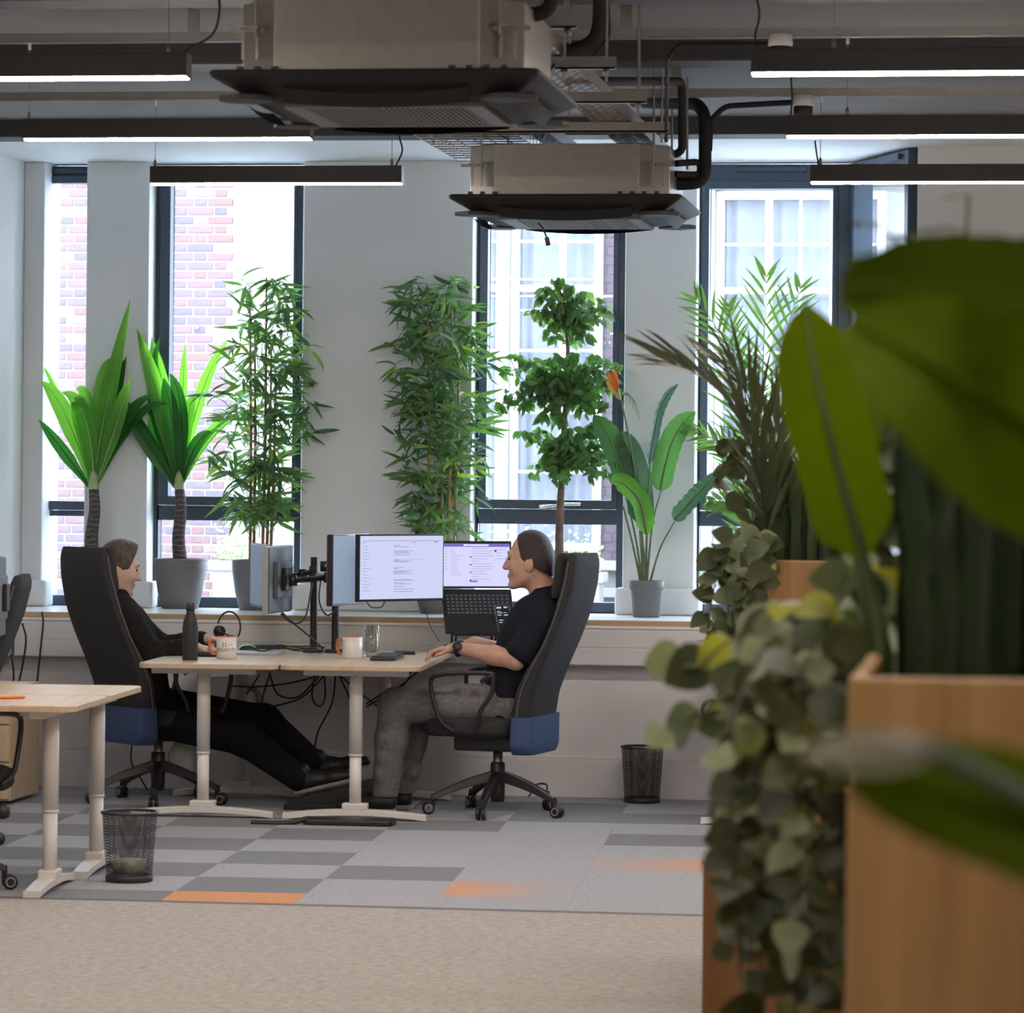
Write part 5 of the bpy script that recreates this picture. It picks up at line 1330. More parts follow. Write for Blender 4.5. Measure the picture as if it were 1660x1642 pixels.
def blade(L, Wd, droop=.3, fold=.25, n=7, shape=.35, twist=0.0):
    """one leaf along +x, normal +z; shape = position of the widest point"""
    rows = []
    for i in range(n+1):
        u = i/n; w = Wd*.5*(math.sin(math.pi*min(1, u**(math.log(.5)/math.log(shape)))))**.8 if 0 < u < 1 else Wd*.02
        a = droop*u; x = L*(math.sin(a)/droop if droop else u); z = -L*((1-math.cos(a))/droop if droop else 0)
        tw = twist*u; c, s_ = math.cos(tw), math.sin(tw)
        rows.append([V(x, -w*c, z+w*fold+(-w*s_)), V(x, 0, z), V(x, w*c, z+w*fold+w*s_)])
    return MB().grid(rows, True)
def frame(p, d, up=V(0,0,1), roll=0):
    d = d.normalized(); y = up.cross(d)
    if y.length < 1e-4: y = V(0,1,0)
    y = y.normalized(); z = d.cross(y)
    M = Matrix((d, y, z)).transposed().to_4x4() @ Matrix.Rotation(roll, 4, 'X')
    return Matrix.Translation(p) @ M
def ribbon(pts, wfun, nrm, fold=.2, n=None, wave=0, thick=.0015):
    """broad leaf along a path; nrm = hint of the upper side"""
    rows = []; N = len(pts)
    for i, p in enumerate(pts):
        t = (pts[min(i+1, N-1)]-pts[max(i-1, 0)]).normalized(); s_ = t.cross(nrm).normalized(); up = s_.cross(t).normalized()
        w = wfun(i/(N-1)); wv = wave*w*math.sin(i*2.1)
        rows.append([p-s_*w+up*(w*fold+wv), p-s_*w*.5+up*(w*fold*.4), p, p+s_*w*.5+up*(w*fold*.4), p+s_*w+up*(w*fold-wv)])
    return MB().grid(rows, True)
def bez(a, b, c, n=14): return [a*(1-t)**2+b*(2*t*(1-t))+c*t*t for t in [i/n for i in range(n+1)]]
def pot(par, prof, m, soilz, soilr, name='pot'):
    MB().lathe(prof, 40).build(name, m, par); MB().lathe([(0, soilz), (soilr, soilz)], 24).build('soil', M_SOIL, par)
ZSILL = .8797
def on_sill(px, Y): p = atY(px, 950, Y); return V(p.x, Y, ZSILL)
PROF_A = [(.0,.0),(.092,.0),(.096,.004),(.118,.09),(.134,.20),(.137,.255),(.131,.258),(.128,.245),(.11,.235)]

# ---- dracaenas
def dracaena(label, px, Y, py_top, leaves, has_pot=True):
    base = on_sill(px[0], Y); t = thing('dracaena_plant', label, 'plant', base)
    if has_pot: pot(t, PROF_A, M_POT, .238, .112)
    top = atY(px[1], py_top, Y)-base; bot = V(0,0,.235)
    pts = curve([bot, bot*.66+top*.34+V(-.008,0,0), bot*.3+top*.7+V(.006,0,0), top], 8)
    N = len(pts); tk_ = MB().tube(pts, [.037-.012*i/(N-1)+.0014*(i % 2) for i in range(N)], 16).build('trunk', M_TRUNK, t)
    k = 0; z0 = .25
    for i in range(int((top.z-.25)/.026)):
        z = .25+.026*i; u = (z-.235)/(top.z-.235); q = pts[min(N-1, int(u*(N-1)))]
        r_ = .0375-.012*u
        MB().tube([V(q.x+r_*math.cos(a), q.y+r_*math.sin(a), z+.003*math.sin(a*3+i)) for a in np.linspace(-2.7+.3*(i % 3), -.5+.2*(i % 2), 9)], .0016, 4).build('bark_ring', mat('bark_scar', (.33,.29,.27), .8), tk_)
    for lx, ly, cx, cy, dy, w, m, nh in leaves:
        tip = atY(lx, ly, Y+dy)-base; c = atY(cx, cy, Y+dy*.5)-base
        p = bez(top-V(0,0,.02), c, tip, 16)
        o = ribbon(p, lambda u, w=w: w*(.22+.78*min(1, u/.38)**1.2)*(1-max(0, (u-.45)/.55)**2.1)+.0006, V(*nh), .30).build('leaf', (M_DRA, M_DRA2)[m], t)
        MB().tube([q+V(0,-.0015,0) for q in p[:-2]], [.0035*(1-i/len(p))+.0006 for i in range(len(p)-2)], 5).build('midrib', M_PALE if m == 0 else M_DRA2, o)
    MB().lathe([(.02,-.02),(.030,.01),(.024,.06),(.010,.11)], 14, top).build('crown_sheath', M_PALE, t)
F = (0,-1,.25)
dracaena('broad leaved dracaena at the left window, trunk rising behind the left chair', (150, 152), 18.22, 792, [
    (212,483,172,650,.02,.040,0,F), (66,618,105,640,-.05,.047,0,F), (63,680,95,720,.05,.032,1,F), (100,636,150,640,-.10,.045,0,F), (130,660,120,600,-.12,.05,0,(.3,-1,.2)),
    (190,590,165,560,.05,.045,0,F), (186,600,160,700,-.03,.044,0,F), (210,615,200,660,-.1,.05,0,(-.3,-1,.2)), (205,548,190,640,.1,.035,1,F), (250,640,205,650,-.06,.040,1,(-.2,-.9,.5)),
    (122,632,150,610,.06,.035,0,F), (272,655,225,640,.0,.032,1,(-.2,-.8,.6)), (68,590,100,640,.12,.018,0,F)])
dracaena('broad leaved dracaena in grey pot before the second window', (292, 291), 18.30, 792, [
    (222,533,262,640,-.02,.046,0,F), (233,530,270,600,.08,.035,0,F), (300,556,296,640,.04,.026,0,F), (372,548,320,610,.03,.032,0,F), (187,585,225,600,.05,.045,1,F),
    (190,548,240,560,.10,.040,1,F), (260,545,225,640,.02,.030,1,(.3,-1,.2)), (265,612,280,660,-.1,.048,1,F), (275,605,305,640,-.12,.046,1,(-.3,-1,.2)), (183,625,225,690,-.03,.038,1,F),
    (390,670,325,690,.02,.036,0,(-.2,-.7,.7)), (345,700,315,700,-.06,.034,1,F), (200,665,240,720,-.08,.036,1,F), (420,668,350,668,.05,.022,0,(0,-.5,.9)), (318,640,305,640,-.08,.034,0,F)])

# ---- bamboos
BL = [blade(.158, .0205, d, .22, 6, .32).mesh('leaf', m) for d in (.35, .8, 1.25) for m in (M_LFB, M_LFB2, M_LFB3)]
def bamboo(label, px, Y, canes, hubs, spread, nmax, potp=None, seed=1, canem=None):
    r = random.Random(seed); base = on_sill(px, Y); t = thing('bamboo_plant', label, 'plant', base)
    pot(t, potp or PROF_A, M_POT, .238, .11)
    for x, yt, yy in canes:
        tp = atY(x, yt, Y+yy)-base; bt = V((tp.x)*.75, yy*.6, .22)
        c = MB().tube([bt, bt*.5+tp*.5+V(.006,0,0), tp], [.0085,.0075,.004], 8).build('cane', canem or M_CANE, t)
        for i in range(1, 9):
            q = bt+(tp-bt)*(i/9.5); MB().lathe([(.0095-.0004*i,-.003),(.0095-.0004*i,.003)], 8, q).build('node_ring', canem or M_CANE, c)
    n = 0; st_ = MB()
    tw_ = MB()
    for (hx, hy, hd, k) in hubs:
        hub = atY(hx, hy, Y+hd)-base
        src = hub+V(-(hub.x)*.55, -hub.y*.5, -r.uniform(.05,.12)); tw_.tube([src, (src+hub)/2+V(0,0,.02), hub], [.0022,.0018,.0012], 4)
        for j in range(k):
            a = r.uniform(-math.pi, math.pi); el = r.uniform(-.75, .55)
            d = V(math.cos(a)*math.cos(el), math.sin(a)*math.cos(el)*.85, math.sin(el))
            if r.random() < .5: d = (d+V(1 if hub.x > 0 else -1, 0, 0)*.35*r.random()).normalized()
            p = hub+V(r.uniform(-.02,.02), r.uniform(-.02,.02), r.uniform(-.02,.02)); s_ = r.uniform(.62, 1.15)
            Mx = frame(p, d, V(0,-.8,.6), r.uniform(-1.1,1.1)) @ Matrix.Scale(s_, 4)
            me = BL[r.choice((0,3,6)) + r.choices((0,1,2), (5,2.2,3))[0]]
            if n < nmax: link('leaf', me, t, Mx); n += 1
            else:
                st_.add([Mx @ v.co for v in me.vertices], [tuple(p_.vertices) for p_ in me.polygons], True)
    tag(tw_.build('twigs', M_STEM, t), kind='stuff')
    if st_.v: tag(st_.build('small_leaves', M_LFB, t), kind='stuff')
    return t
def hubs_in(rows, seed, dens):
    """rows: (y, xl, xr) outline; returns scattered leaf hubs"""
    r = random.Random(seed); out = []
    for (y0, a0, b0), (y1, a1, b1) in zip(rows, rows[1:]):
        area = (y1-y0)*((b0-a0)+(b1-a1))/2; n = max(1, int(area*dens))
        for _ in range(n):
            u = r.random(); y = y0+(y1-y0)*u; xl = a0+(a1-a0)*u; xr = b0+(b1-b0)*u
            out.append((r.uniform(xl, xr), y, r.uniform(-.16, .14), r.randint(5, 8)))
    r.shuffle(out); return out
bamboo('tall bamboo with reddish canes in the second window', 418, 18.24, [(405,470,-.02),(413,520,.03),(432,450,0),(440,560,.04),(447,600,-.03)],
       [(345,640,-.1,6),(505,655,-.06,7),(500,562,0,6),(342,740,-.05,6),(505,700,-.1,6)] + hubs_in([(448,395,450),(500,380,470),(560,370,490),(620,378,490),(700,360,495),(770,355,490),(845,370,480)], 5, .0029), 0, 300, PROF_A, 2, M_CANE2)
bamboo('tall leafy bamboo against the wide pier, pot behind the bright monitor', 712, 18.12, [(693,470,0),(719,480,.03),(733,500,-.02),(745,560,.02)],
       [(640,560,0,7),(640,600,-.05,6),(790,590,-.04,7),(785,660,0,6),(770,810,-.1,6),(640,700,0,6)] + hubs_in([(450,650,740),(500,650,765),(560,645,775),(620,650,770),(700,655,780),(780,660,765),(855,670,760)], 9, .0033), 0, 300, PROF_A, 4)

# ---- ficus
FL = [blade(.072, .034, d, .18, 5, .42).mesh('leaf', m) for d in (.3, .9) for m in (M_LFF, M_LFF2, M_LFF3)]
r = random.Random(11); YF = 18.16; base = on_sill(908, YF); fi = thing('ficus_tree', 'small leaved ficus tree with bare trunk before the third window', 'plant', base)
pot(fi, [(.0,0),(.10,0),(.104,.004),(.122,.215),(.124,.222),(.117,.222),(.11,.20)], M_POTC, .20, .108)
def fp(x, y, d=0): return atY(x, y, YF+d)-base
tr_ = MB().tube(curve([V(0,0,.19), fp(908,850), fp(914,700), fp(921,600), fp(917,520), fp(905,470)], 6), [.022-.018*i/30 for i in range(31)], 10)
tr_.build('trunk', M_BARK, fi)
MB().tube(curve([V(-.025,.02,.19), fp(903,870), fp(907,790), fp(912,740)], 6), .009, 8).build('trunk', M_BARK, fi)
n = 0; sm_ = MB(); tw_ = MB()
tiers = [((915,520),[(870,480),(890,470),(905,455),(925,470),(945,480),(960,490),(975,520),(940,530),(880,520),(865,510),(985,505),(918,500),(955,515),(895,545),(930,555),(950,550)]),
         ((920,640),[(820,600),(840,580),(860,590),(880,600),(900,580),(930,575),(960,580),(985,590),(1000,600),(985,620),(960,615),(940,630),(905,620),(870,630),(850,620),(830,640),(810,660),(965,650),(1000,630),(890,640),(925,605),(945,600),(870,610),(860,660),(930,650),(880,680),(905,670),(950,670),(845,660),(985,660)]),
         ((912,740),[(850,705),(870,700),(890,720),(930,715),(950,705),(970,720),(990,735),(1000,750),(975,750),(950,745),(930,755),(905,760),(885,745),(865,770),(900,780),(960,770),(985,770),(940,730),(920,700),(910,675),(960,690)])]
for (ox_, oy_), tips in tiers:
    o_ = fp(ox_, oy_)
    for tx, ty in tips:
        tp = fp(tx, ty-6, r.uniform(-.16,.14)); mid = (o_+tp)/2+V(0,0,.05)
        pts = bez(o_, mid, tp, 6); MB().tube(pts, [.003,.0028,.0025,.0022,.002,.0016,.0012], 5).build('branch', M_BARK, fi)
        for q in pts[2:]:
            for _ in range(5 if q is not pts[-1] else 6):
                a = r.uniform(-math.pi, math.pi); d = V(math.cos(a), math.sin(a), r.uniform(-1.6,.0)).normalized()
                Mx = frame(q+V(r.uniform(-.03,.03), r.uniform(-.03,.03), r.uniform(-.02,.01)), d, V(0,-.8,.6), r.uniform(-1,1)) @ Matrix.Scale(r.uniform(.7,1.1), 4)
                me = r.choices(FL, (5,2,3,4,2,3))[0]
                if n < 300: link('leaf', me, fi, Mx); n += 1
                else: sm_.add([Mx @ v.co for v in me.vertices], [tuple(p_.vertices) for p_ in me.polygons], True)
for tx, ty in ((815,655),(800,690),(825,575)):
    MB().tube(bez(fp(880,640), fp(840,620), fp(tx,ty), 8), .0018, 5).build('branch', M_BARK, fi)
if sm_.v: tag(sm_.build('small_leaves', M_LFF, fi), kind='stuff')

# ---- strelitzia in the small grey pot
YS = 18.02; base = on_sill(1048, YS); so = thing('strelitzia_plant', 'bird of paradise plant with orange flower in small grey pot', 'plant', base)
pot(so, [(.0,0),(.064,0),(.067,.004),(.078,.135),(.086,.138),(.089,.182),(.084,.184),(.08,.165)], M_POT, .160, .08)
def sp(x, y, d=0): return atY(x, y, YS+d)-base
def sleaf(stem, rib, w, m, nh, wave=.12):
    pts = curve([V((sp(*stem[0]).x), 0, .155)] + [sp(*q) for q in stem[1:]], 6)
    MB().tube(pts, [.007-.003*i/len(pts) for i in range(len(pts))], 8).build('stem', M_STEM, so)
    p = curve([sp(*q) for q in rib], 7); N = len(p)
    o = ribbon(p, lambda u: w*(min(1, u/.10+.25))*(1-max(0,(u-.5)/.5)**2.4)*(1 if u < 1 else .02)+.0008, V(*nh), .22, wave=wave).build('leaf', m, so)
    MB().tube([q+V(0,-.002,0) for q in p], [.005*(1-i/N)+.0008 for i in range(N)], 6).build('midrib', M_STEM, o)
sleaf([(1043,935),(1040,900),(1037,860,-.02)], [(1047,865,-.03),(1035,800,-.06),(1015,765,-.10),(995,745,-.12),(975,760,-.14)] if 0 else [(1049,866,-.04),(1038,815,-.07),(1018,790,-.10),(1000,780,-.12),(990,782,-.14)], .050, leafmat('strelitzia_leaf_bright', (.12,.32,.06), .5, .35, .1, 5), (.5,-1,.2))
sleaf([(1042,935),(1030,870),(1014,800,.02)], [(1040,850,.0),(1036,790,.02),(1024,745,.04),(1010,715,.05),(998,700,.06)], .066, M_STR2, (.1,-1,.1))
sleaf([(1040,935),(1025,880),(1010,820,.0)], [(1018,790,-.02),(1005,755,.0),(990,715,.02),(975,690,.04),(962,672,.06)], .062, M_STR, (.5,-1,.2))
sleaf([(1048,935),(1058,850),(1072,795)], [(1070,795,-.02),(1078,755,-.02),(1090,715,-.01),(1108,685,.0),(1128,667,.02)], .060, M_STR, (-.2,-1,.1))
sleaf([(1046,935),(1050,830),(1054,752)], [(1053,752),(1060,710),(1068,670),(1082,640),(1100,622,.03)], .028, M_STR2, (.8,-.7,.1))
sleaf([(1052,935),(1070,890),(1094,845)], [(1093,843,-.05),(1112,822,-.06),(1132,800,-.06),(1150,780,-.04),(1166,764,-.02)], .044, M_STR2, (-.3,-1,.3), .22)
pts = curve([V(0,0,.155)] + [sp(*q) for q in ((1040,860),(1030,770),(1016,690),(1006,645))], 6)
MB().tube(pts, [.006-.002*i/len(pts) for i in range(len(pts))], 8).build('flower_stem', M_STEM, so)
fl = MB().tube([sp(1006,648), sp(1001,635), sp(996,622)], [.006,.014,.006], 8).build('flower_sheath', leafmat('flower_sheath', (.45,.42,.12), .2), so)
for rib, w, m in (([(1000,635),(995,618),(984,602)], .014, 'orange'), ([(1001,634),(999,612),(995,596)], .012, 'orange'), ([(1001,636),(1000,615),(990,605)], .007, 'violet'), ([(996,640),(988,622),(980,608)], .012, 'peach')):
    col = dict(orange=(.85,.18,.02), violet=(.25,.08,.45), peach=(.85,.42,.12))[m]
    MB_ = ribbon(bez(*[sp(*q, -.02) for q in rib], 8), lambda u, w=w: w*math.sin(math.pi*min(.98, u*.9+.08))+.0005, V(.2,-1,0), .2); MB_.build('petal', leafmat('petal_'+m, col, .3), fl)
for k in range(4):
    MB().tube(bez(sp(1008,640), sp(1022+4*k,628+3*k), sp(1022+5*k,655+9*k), 6), .0022, 5).build('sepal', leafmat('sepal', (.30,.38,.22), .2), fl)

# ---- palm fronds
def frond(par, base, pts, nl, ll, lw, m, nh, droop=.5, ang=.9, both=True, taper=True):
    """one palm leaf: rachis with leaflets along both sides"""
    p = curve(pts, 8); N = len(p)
    mb_ = MB().tube(p, [.0045*(1-i/N)+.001 for i in range(N)], 6)
    nh = V(*nh)
    for i in range(nl):
        u = .12+.88*i/(nl-1); j = min(N-2, int(u*(N-1))); q = p[j]; t = (p[j+1]-p[max(0,j-1)]).normalized(); s_ = t.cross(nh).normalized()
        L_ = ll*(math.sin(math.pi*(.18+.72*u))*.9+.15)
        for sg in (-1, 1):
            d = (t*math.cos(ang*(1-.55*u))+s_*(sg*math.sin(ang*(1-.55*u)))+nh*.10).normalized()
            b = blade(L_*R.uniform(.9,1.08), lw, droop*R.uniform(.6,1.3), .15, 5, .3)
            Mx = frame(q, d, nh, R.uniform(-.4,.4)); mb_.add([Mx @ Vector(v) for v in b.v], b.f, True)
    return mb_.build('frond', m, par)
M_PLM = leafmat('palm_leaf', (.11,.20,.07), .4); M_PLMD = leafmat('palm_leaf_dark', (.045,.055,.025), .2)
YPm = 18.05; base = on_sill(1225, YPm); pm = thing('palm_plant', 'feathery palm standing on the sill before the bay window', 'plant', base)
pot(pm, PROF_A, M_POT, .238, .11)
def pp(x, y, d=0): return atY(x, y, YPm+d)-base
for pts, nl, ll in (([(1225,900),(1232,760),(1236,620),(1240,520),(1243,440)], 17, .30), ([(1222,900),(1215,780),(1195,640),(1165,540),(1125,480)], 17, .26), ([(1228,900),(1250,760),(1265,620),(1278,530),(1300,460)], 16, .28),
                     ([(1220,900),(1210,800),(1190,740),(1160,715),(1115,695)], 20, .16), ([(1222,900),(1205,840),(1180,815),(1150,812)], 16, .15), ([(1230,900),(1260,780),(1290,650),(1320,560)], 20, .2), ([(1224,900),(1222,760),(1210,650),(1190,560),(1180,490)], 20, .2)):
    frond(pm, base, [V(0,0,.22)]+[pp(x, y, R.uniform(-.06,.06)) for x, y in pts[1:]], nl, ll, .017, M_PLM, (0,-1,.35), .75, 1.05)
# ------------------------------------------------------------------ foreground planters on the right
M_BOXW = wood('oak_planter', (.28,.145,.045), (.38,.215,.08), .5, 2, .55)
M_BOXD = wood('brown_side_panel', (.12,.047,.008), (.155,.066,.014), .5, 2, .55)
def planter(label, x0, x1, y0, y1, h, name='planter_box', group='tall wooden planter boxes'):
    t = thing(name, label, 'planter', ((x0+x1)/2, y0, 0), 0, group); w = (x1-x0)/2; d = y1-y0
    MB().box((-w,0,.0),(w,.022,h)).build('front_panel', M_BOXW, t, .004)
    MB().box((-w,d-.022,0),(w,d,h)).build('rear_panel', M_BOXW, t, .004)
    MB().box((-w,.0225,0),(-w+.022,d-.0225,h-.0)).build('side_panel', M_BOXW, t, .004); MB().box((w-.022,.0225,0),(w,d-.0225,h)).build('side_panel', M_BOXW, t, .004)
    MB().box((-w+.022,.022,h-.14),(w-.022,d-.022,h-.09)).build('soil', M_SOIL, t)
    return t
HB = 1.333
xa = atD(1375, 1100, 4.17).x; xb = atD(1218, 910, 10.5).x
YA = atD(1375, 1100, 4.17).y; YBx = atD(1218, 910, 10.5).y
planter('large wooden planter box at the right edge of the picture, nearest', xa, xa+.80, YA, YA+2.6, HB)
planter('wooden planter box holding dark upright leaves, farther back', xb, xb+.75, YBx, YBx+.9, HB)
YC = atD(1140, 1390, 9.05).y; xc_ = atD(1140, 1390, 9.05).x; zc = atD(1140, 1387, 9.05).z
lc = thing('low_cabinet', 'low brown cabinet end beside the carpet, below the trailing plants', 'cabinet', (xc_, YC, 0))
MB().box((0,0,0),(.75,.4,zc-.022)).build('carcass', M_BOXD, lc, .003)
MB().box((-.004,-.006,zc-.021),(.75,.4,zc-.012)).build('top_board', M_BOXW, lc, .002); MB().box((.0,-.002,zc-.0115),(.75,.4,zc)).build('top_edge', mat('pale_edge', (.66,.50,.38), .5), lc, .002)

# ---- upright snake plant blades
M_SAN = leafmat('snake_leaf', (.020,.036,.013), .15, .45, .3, 10); M_SANE = leafmat('snake_leaf_light', (.045,.068,.026), .15, .45, .3, 10)
def upright(label, x0, x1, y0, y1, z0, n, hmin, hmax, w, seed):
    r = random.Random(seed); t = thing('snake_plant', label, 'plant', ((x0+x1)/2, (y0+y1)/2, z0))
    for i in range(n):
        x = r.uniform(x0, x1)-t.location.x; y = r.uniform(y0, y1)-t.location.y; h = r.uniform(hmin, hmax); a = r.uniform(0, 6.28); ww = w*r.uniform(.7,1.2)
        pts = [V(x+r.uniform(-.02,.02)*u*u, y+.02*math.sin(a)*u, h*u) for u in [k/8 for k in range(9)]]
        nh = V(math.sin(a)*.7, -1, 0)
        ribbon(pts, lambda u: ww*(.75+.25*math.sin(u*math.pi))*(1 if u < .8 else max(.03, 1-((u-.8)/.2)**1.6)), nh, .5).build('blade', r.choice((M_SAN, M_SAN, M_SANE)), t)
    return t
upright('dark upright snake plant in the farther planter box', xb+.03, xb+.32, YBx+.06, YBx+.4, HB-.09, 46, .32, .50, .017, 3)
upright('tall dark snake plant filling the nearest planter box', xa+.05, xa+.36, YA+.2, YA+.9, HB-.09, 70, .30, .50, .016, 5)

# ---- dark palm frond reaching left from the farther planter
pd = thing('parlour_palm', 'dark palm with fronds reaching left over the farther planter', 'plant', (xb+.16, YBx+.3, HB-.09))
def fpx(x, y, D): return atD(x, y, D)-pd.location
for pts, nl, ll in (([(1250,905,10.6),(1235,800,10.4),(1205,690,10.2),(1150,620,10.0),(1070,580,9.9)], 20, .20), ([(1245,905,10.6),(1240,790,10.5),(1225,680,10.4),(1195,610,10.3),(1150,575,10.2)], 18, .16),
                    ([(1250,905,10.6),(1255,780,10.6),(1265,690,10.6),(1290,640,10.6)], 14, .14)):
    frond(pd, None, [fpx(*q) for q in pts], nl, ll*1.6, .016, M_PLMD, (.0,-.75,.65), .30, .42)
# ---- dark round leaved twigs behind the snake plant
IV = [blade(.075, .062, d, .12, 6, .40).mesh('leaf', m) for d in (.3, .8) for m in (leafmat('ivy_leaf', (.13,.155,.085), .25, .5), leafmat('ivy_leaf_pale', (.22,.25,.14), .3, .5), leafmat('ivy_leaf_deep', (.05,.06,.022), .2, .5))]
IVY = IV + [blade(.075, .055, .5, .12, 6, .40).mesh('leaf', leafmat('ivy_leaf_yellow', (.36,.36,.03), .4, .5))]
M_VINE = mat('vine_stem', (.07,.06,.03), .7, var=.3)
def vine(label, root, runs, seed, scale=1.0, weights=(5,6,4,5,6,4,.6), per=1, name='trailing_ivy', nmax=300):
    """root: planted point; runs: lists of world points each vine follows"""
    r = random.Random(seed); t = thing(name, label, 'plant', root); n = 0; st_ = MB()
    for run in runs:
        p = curve([Vector(q)-t.location for q in run], 8); MB().tube(p, .0022, 5).build('vine', M_VINE, t)
        acc = 0
        for a, b in zip(p, p[1:]):
            acc += (b-a).length
            while acc > .028:
                acc -= .028
                for _ in range(per):
                    an = r.uniform(-math.pi, math.pi); d = V(math.cos(an), math.sin(an)*.8-.25, r.uniform(-.9,.3)).normalized()
                    Mx = frame(a+V(r.uniform(-.012,.012), r.uniform(-.012,.012), r.uniform(-.01,.01)), d, V(0,-1,.5), r.uniform(-.5,.5)) @ Matrix.Scale(scale*r.uniform(.6,1.15), 4)
                    me = r.choices(IVY, weights)[0]
                    if n < nmax: link('leaf', me, t, Mx); n += 1
                    else: st_.add([Mx @ v.co for v in me.vertices], [tuple(q.vertices) for q in me.polygons], True)
    if st_.v: tag(st_.build('small_leaves', IVY[2].materials[0], t), kind='stuff')
    return t
# ivy over the farther planter: hangs at its left side
def D_(x, y, d): return atD(x, y, d)
vine('dark ivy hanging down the left side of the farther planter', V(xb+.1, YBx+.1, HB-.09),
     [[D_(1240,905,10.5), D_(1200,890,10.35), D_(1165,930,10.3), D_(1150,1000,10.3), D_(1145,1045,10.3)], [D_(1235,910,10.5), D_(1190,900,10.3), D_(1180,960,10.3), D_(1185,1040,10.3)],
      [D_(1240,905,10.5), D_(1205,930,10.2), D_(1200,1000,10.2), D_(1190,1100,10.2), D_(1200,1200,10.2), D_(1205,1330,10.2)], [D_(1235,905,10.5), D_(1215,960,10.2), D_(1215,1060,10.2), D_(1205,1180,10.2), D_(1215,1260,10.2)],
      [D_(1240,900,10.5), D_(1215,860,10.4), D_(1180,880,10.3), D_(1160,905,10.3)]], 21, 1.0, (4,3,8,4,3,8,.3), 2)
vine('dark twiggy foliage behind the snake plant of the farther planter', V(xb+.08, YBx+.5, HB-.09),
     [[D_(1240,905,10.9), D_(1215,820,10.9), D_(1180,770,10.9), D_(1160,700,10.9)], [D_(1240,905,10.9), D_(1225,780,10.9), D_(1205,700,10.9), D_(1190,660,10.9)], [D_(1240,905,10.9), D_(1225,820,10.8), D_(1195,800,10.8)]], 23, 1.05, (1,0,9,1,0,9,0), 1, 'leafy_shrub')
# eucalyptus-like ivy trailing from the nearest planter, nearer the camera
sides = []
r = random.Random(31)
for k in range(26):
    d = r.uniform(4.7, 5.9); x0 = r.uniform(1260, 1400); xe = 1192+ ((k % 17)/16)*180 + r.uniform(-12,12); yend = r.uniform(1380, 1720) if k > 2 else r.uniform(1150,1280)
    xs = xe*.55+x0*.45
    sides.append([D_(x0+60, 1040, d+.1), D_(x0, 1020+r.uniform(-25,40), d), D_(xs, 1085+r.uniform(-30,60), d-.1), D_(xe, 1180+r.uniform(-30,60), d-.15), D_(xe+r.uniform(-12,12), yend, d-.15)])
vine('pale round leaved ivy trailing down from the nearest planter', V(xa+.02, YA+1.6, HB-.09), sides, 33, .88, (5,7,5,5,7,5,.5), 1)
vine('loose ivy sprays stretching left from the trailing ivy', V(xa+.02, YA+1.4, HB-.09),
     [[D_(1330,990,5.4), D_(1230,1030,5.3), D_(1170,1050,5.3), D_(1110,1080,5.3)], [D_(1330,990,5.4), D_(1240,1050,5.2), D_(1170,1130,5.2), D_(1110,1170,5.2), D_(1075,1210,5.2)], [D_(1380,1040,5.5), D_(1395,990,5.5), D_(1375,930,5.5), D_(1345,905,5.5)], [D_(1425,1090,4.9), D_(1425,1000,4.9), D_(1405,930,4.9), D_(1370,960,4.8), D_(1335,1020,4.8)], [D_(1430,1090,5.0), D_(1415,960,5.0), D_(1385,1000,4.9), D_(1360,1060,4.9), D_(1350,1120,4.9)], [D_(1420,1090,5.0), D_(1370,1010,5.0), D_(1300,1000,5.0), D_(1250,1030,5.0), D_(1220,1090,5.0)], [D_(1420,1090,5.1), D_(1340,1040,5.1), D_(1240,1020,5.1), D_(1180,1040,5.1), D_(1140,1075,5.1), D_(1105,1090,5.1)]], 35, 1.0, (4,6,2,4,6,2,5), 1)
# ---- paddle leaves of a banana plant in the nearest planter
M_BAN = leafmat('banana_leaf', (.088,.125,.002), .3, .8, .10, 3, .08); M_BAN2 = leafmat('banana_leaf_deep', (.056,.082,.002), .25, .8, .12, 3, .08)
bn = thing('banana_plant', 'banana plant with paddle leaves rising from the nearest planter', 'plant', (xa+.12, YA+.5, HB-.09))
def bp_(x, y, D): return atD(x, y, D)-bn.location
def paddle(par, f, stem, rib, w, m, nh, wave=.08):
    pts = curve([f(*q) for q in stem], 6); MB().tube(pts, [.012-.006*i/len(pts) for i in range(len(pts))], 8).build('stem', M_STEM, par)
    p = curve([f(*q) for q in rib], 8); N = len(p)
    o = ribbon(p, lambda u: w*min(1, u/.14+.2)*(1-max(0,(u-.55)/.45)**2.2)+.001, V(*nh), .22, wave=wave).build('leaf', m, par)
    MB().tube([q+V(0,-.003,0) for q in p], [.006*(1-i/N)+.001 for i in range(N)], 6).build('midrib', M_STEM, o)
paddle(bn, bp_, [(1440,1110,4.7),(1425,1000,4.65),(1400,900,4.6)], [(1400,900,4.6),(1365,780,4.55),(1335,660,4.5),(1315,560,4.5),(1305,490,4.5)], .052, M_BAN, (.15,-1,.1))
paddle(bn, bp_, [(1420,1110,4.8),(1400,960,4.8),(1380,860,4.8)], [(1380,860,4.8),(1370,790,4.8),(1375,720,4.8),(1390,600,4.85),(1400,500,4.9)], .045, M_BAN2, (-.1,-1,.1))
vine('dark broad leaved shrub between banana leaf and snake plant', V(xa+.05, YA+1.2, HB-.09),
     [[D_(1440,1080,5.6), D_(1420,900,5.6), D_(1410,760,5.6), D_(1400,600,5.6), D_(1390,480,5.6)], [D_(1450,1080,5.6), D_(1440,850,5.6), D_(1430,700,5.6), D_(1420,560,5.6)], [D_(1440,1080,5.7), D_(1415,950,5.7), D_(1430,820,5.7), D_(1445,700,5.7)]], 41, 1.0, (1,0,9,1,0,9,0), 2, 'leafy_shrub')
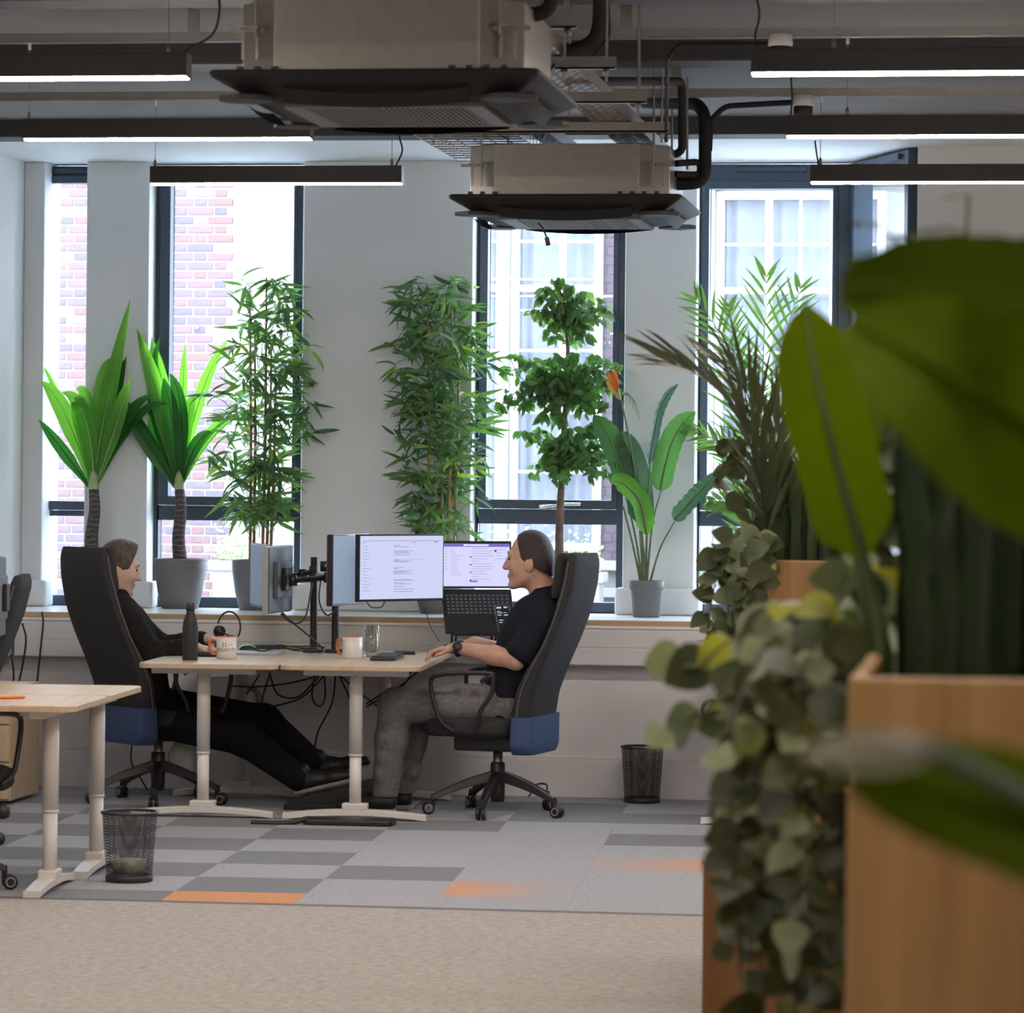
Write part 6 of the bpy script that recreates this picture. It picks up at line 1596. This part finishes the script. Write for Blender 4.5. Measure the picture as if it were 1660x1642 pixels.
# ---- big leaved plant standing at the right edge close to the camera
gp = thing('fig_plant', 'large leaved plant close to the camera at the right edge', 'plant', (.62, 2.9, 0))
pot(gp, [(.0,0),(.17,0),(.175,.006),(.21,.38),(.215,.40),(.20,.40),(.19,.36)], M_POT, .36, .19)
def gp_(x, y, D): return atD(x, y, D)-gp.location
MB().tube(curve([V(0,0,.35), V(-.01,0,.9), V(0,.02,1.4), V(-.02,.0,1.8)], 8), [.022-.012*i/24 for i in range(25)], 10).build('trunk', M_BARK, gp)
def big(rib, w, m, nh, wave=.05, st0=None):
    p = curve([gp_(*q) for q in rib], 8); N = len(p)
    MB().tube([V(0,.01,p[0].z-.15) if st0 is None else Vector(st0), p[0]], .007, 8).build('stem', M_STEM, gp)
    o = ribbon(p, lambda u: w*(math.sin(math.pi*min(.985, .12+.86*u))**.6)+.001, V(*nh), .18, wave=wave).build('leaf', m, gp)
    MB().tube([q+V(0,-.003,0) for q in p], [.005*(1-i/N)+.001 for i in range(N)], 6).build('midrib', m, o)
big([(1960,560,3.1),(1800,530,3.05),(1640,505,3.0),(1480,480,2.95),(1362,470,2.95)], .062, M_BAN2, (0,-.95,.3), .05)
big([(1980,840,2.85),(1830,790,2.8),(1680,710,2.75),(1540,610,2.75),(1385,520,2.8)], .080, M_BAN, (0,-.95,.3), .05)
big([(1950,470,3.15),(1800,445,3.15),(1690,440,3.15),(1560,436,3.15),(1372,432,3.15)], .030, M_BAN2, (0,-.95,.3), .12)
big([(1990,1440,2.1),(1850,1400,2.05),(1700,1350,2.0),(1540,1295,1.95),(1375,1255,1.95)], .040, M_BAN, (0,-.9,.4), .03, (0,0,1.0))
big([(1500,1212,1.9),(1450,1218,1.87),(1405,1223,1.85),(1360,1226,1.83),(1305,1228,1.8)], .013, leafmat('dry_pale_leaf', (.42,.38,.30), .2, .6), (0,-.9,.4), .03, (0,0,1.0))
# thin sprigs above
sg = thing('sprig_plant', 'thin twig with small leaves rising above the large foreground leaves', 'plant', (xa+.32, YA+.35, HB-.09))
def sp_(x, y, D): return atD(x, y, D)-sg.location
for pts, lv in (([(1570,1080,4.5),(1568,700,4.5),(1565,450,4.5),(1570,315,4.5)], [(1570,320,.6),(1560,370,.8),(1580,420,.7)]), ([(1520,1080,4.6),(1500,600,4.6),(1470,420,4.6),(1420,365,4.6)], [(1440,365,1.2),(1410,362,.8),(1500,385,1.1),(1520,372,.6)]), ([(1650,1080,4.5),(1655,600,4.5),(1665,400,4.5)], [(1640,400,1.0),(1590,398,1.0),(1655,392,1.0)])):
    MB().tube(curve([sp_(*q) for q in pts], 8), .0022, 6).build('twig', M_VINE, sg)
    for x, y, s_ in lv:
        link('leaf', IVY[2], sg, frame(sp_(x, y, 4.5), V(-1,.2,.1), V(0,-.4,1), .3) @ Matrix.Scale(s_*.75, 4))
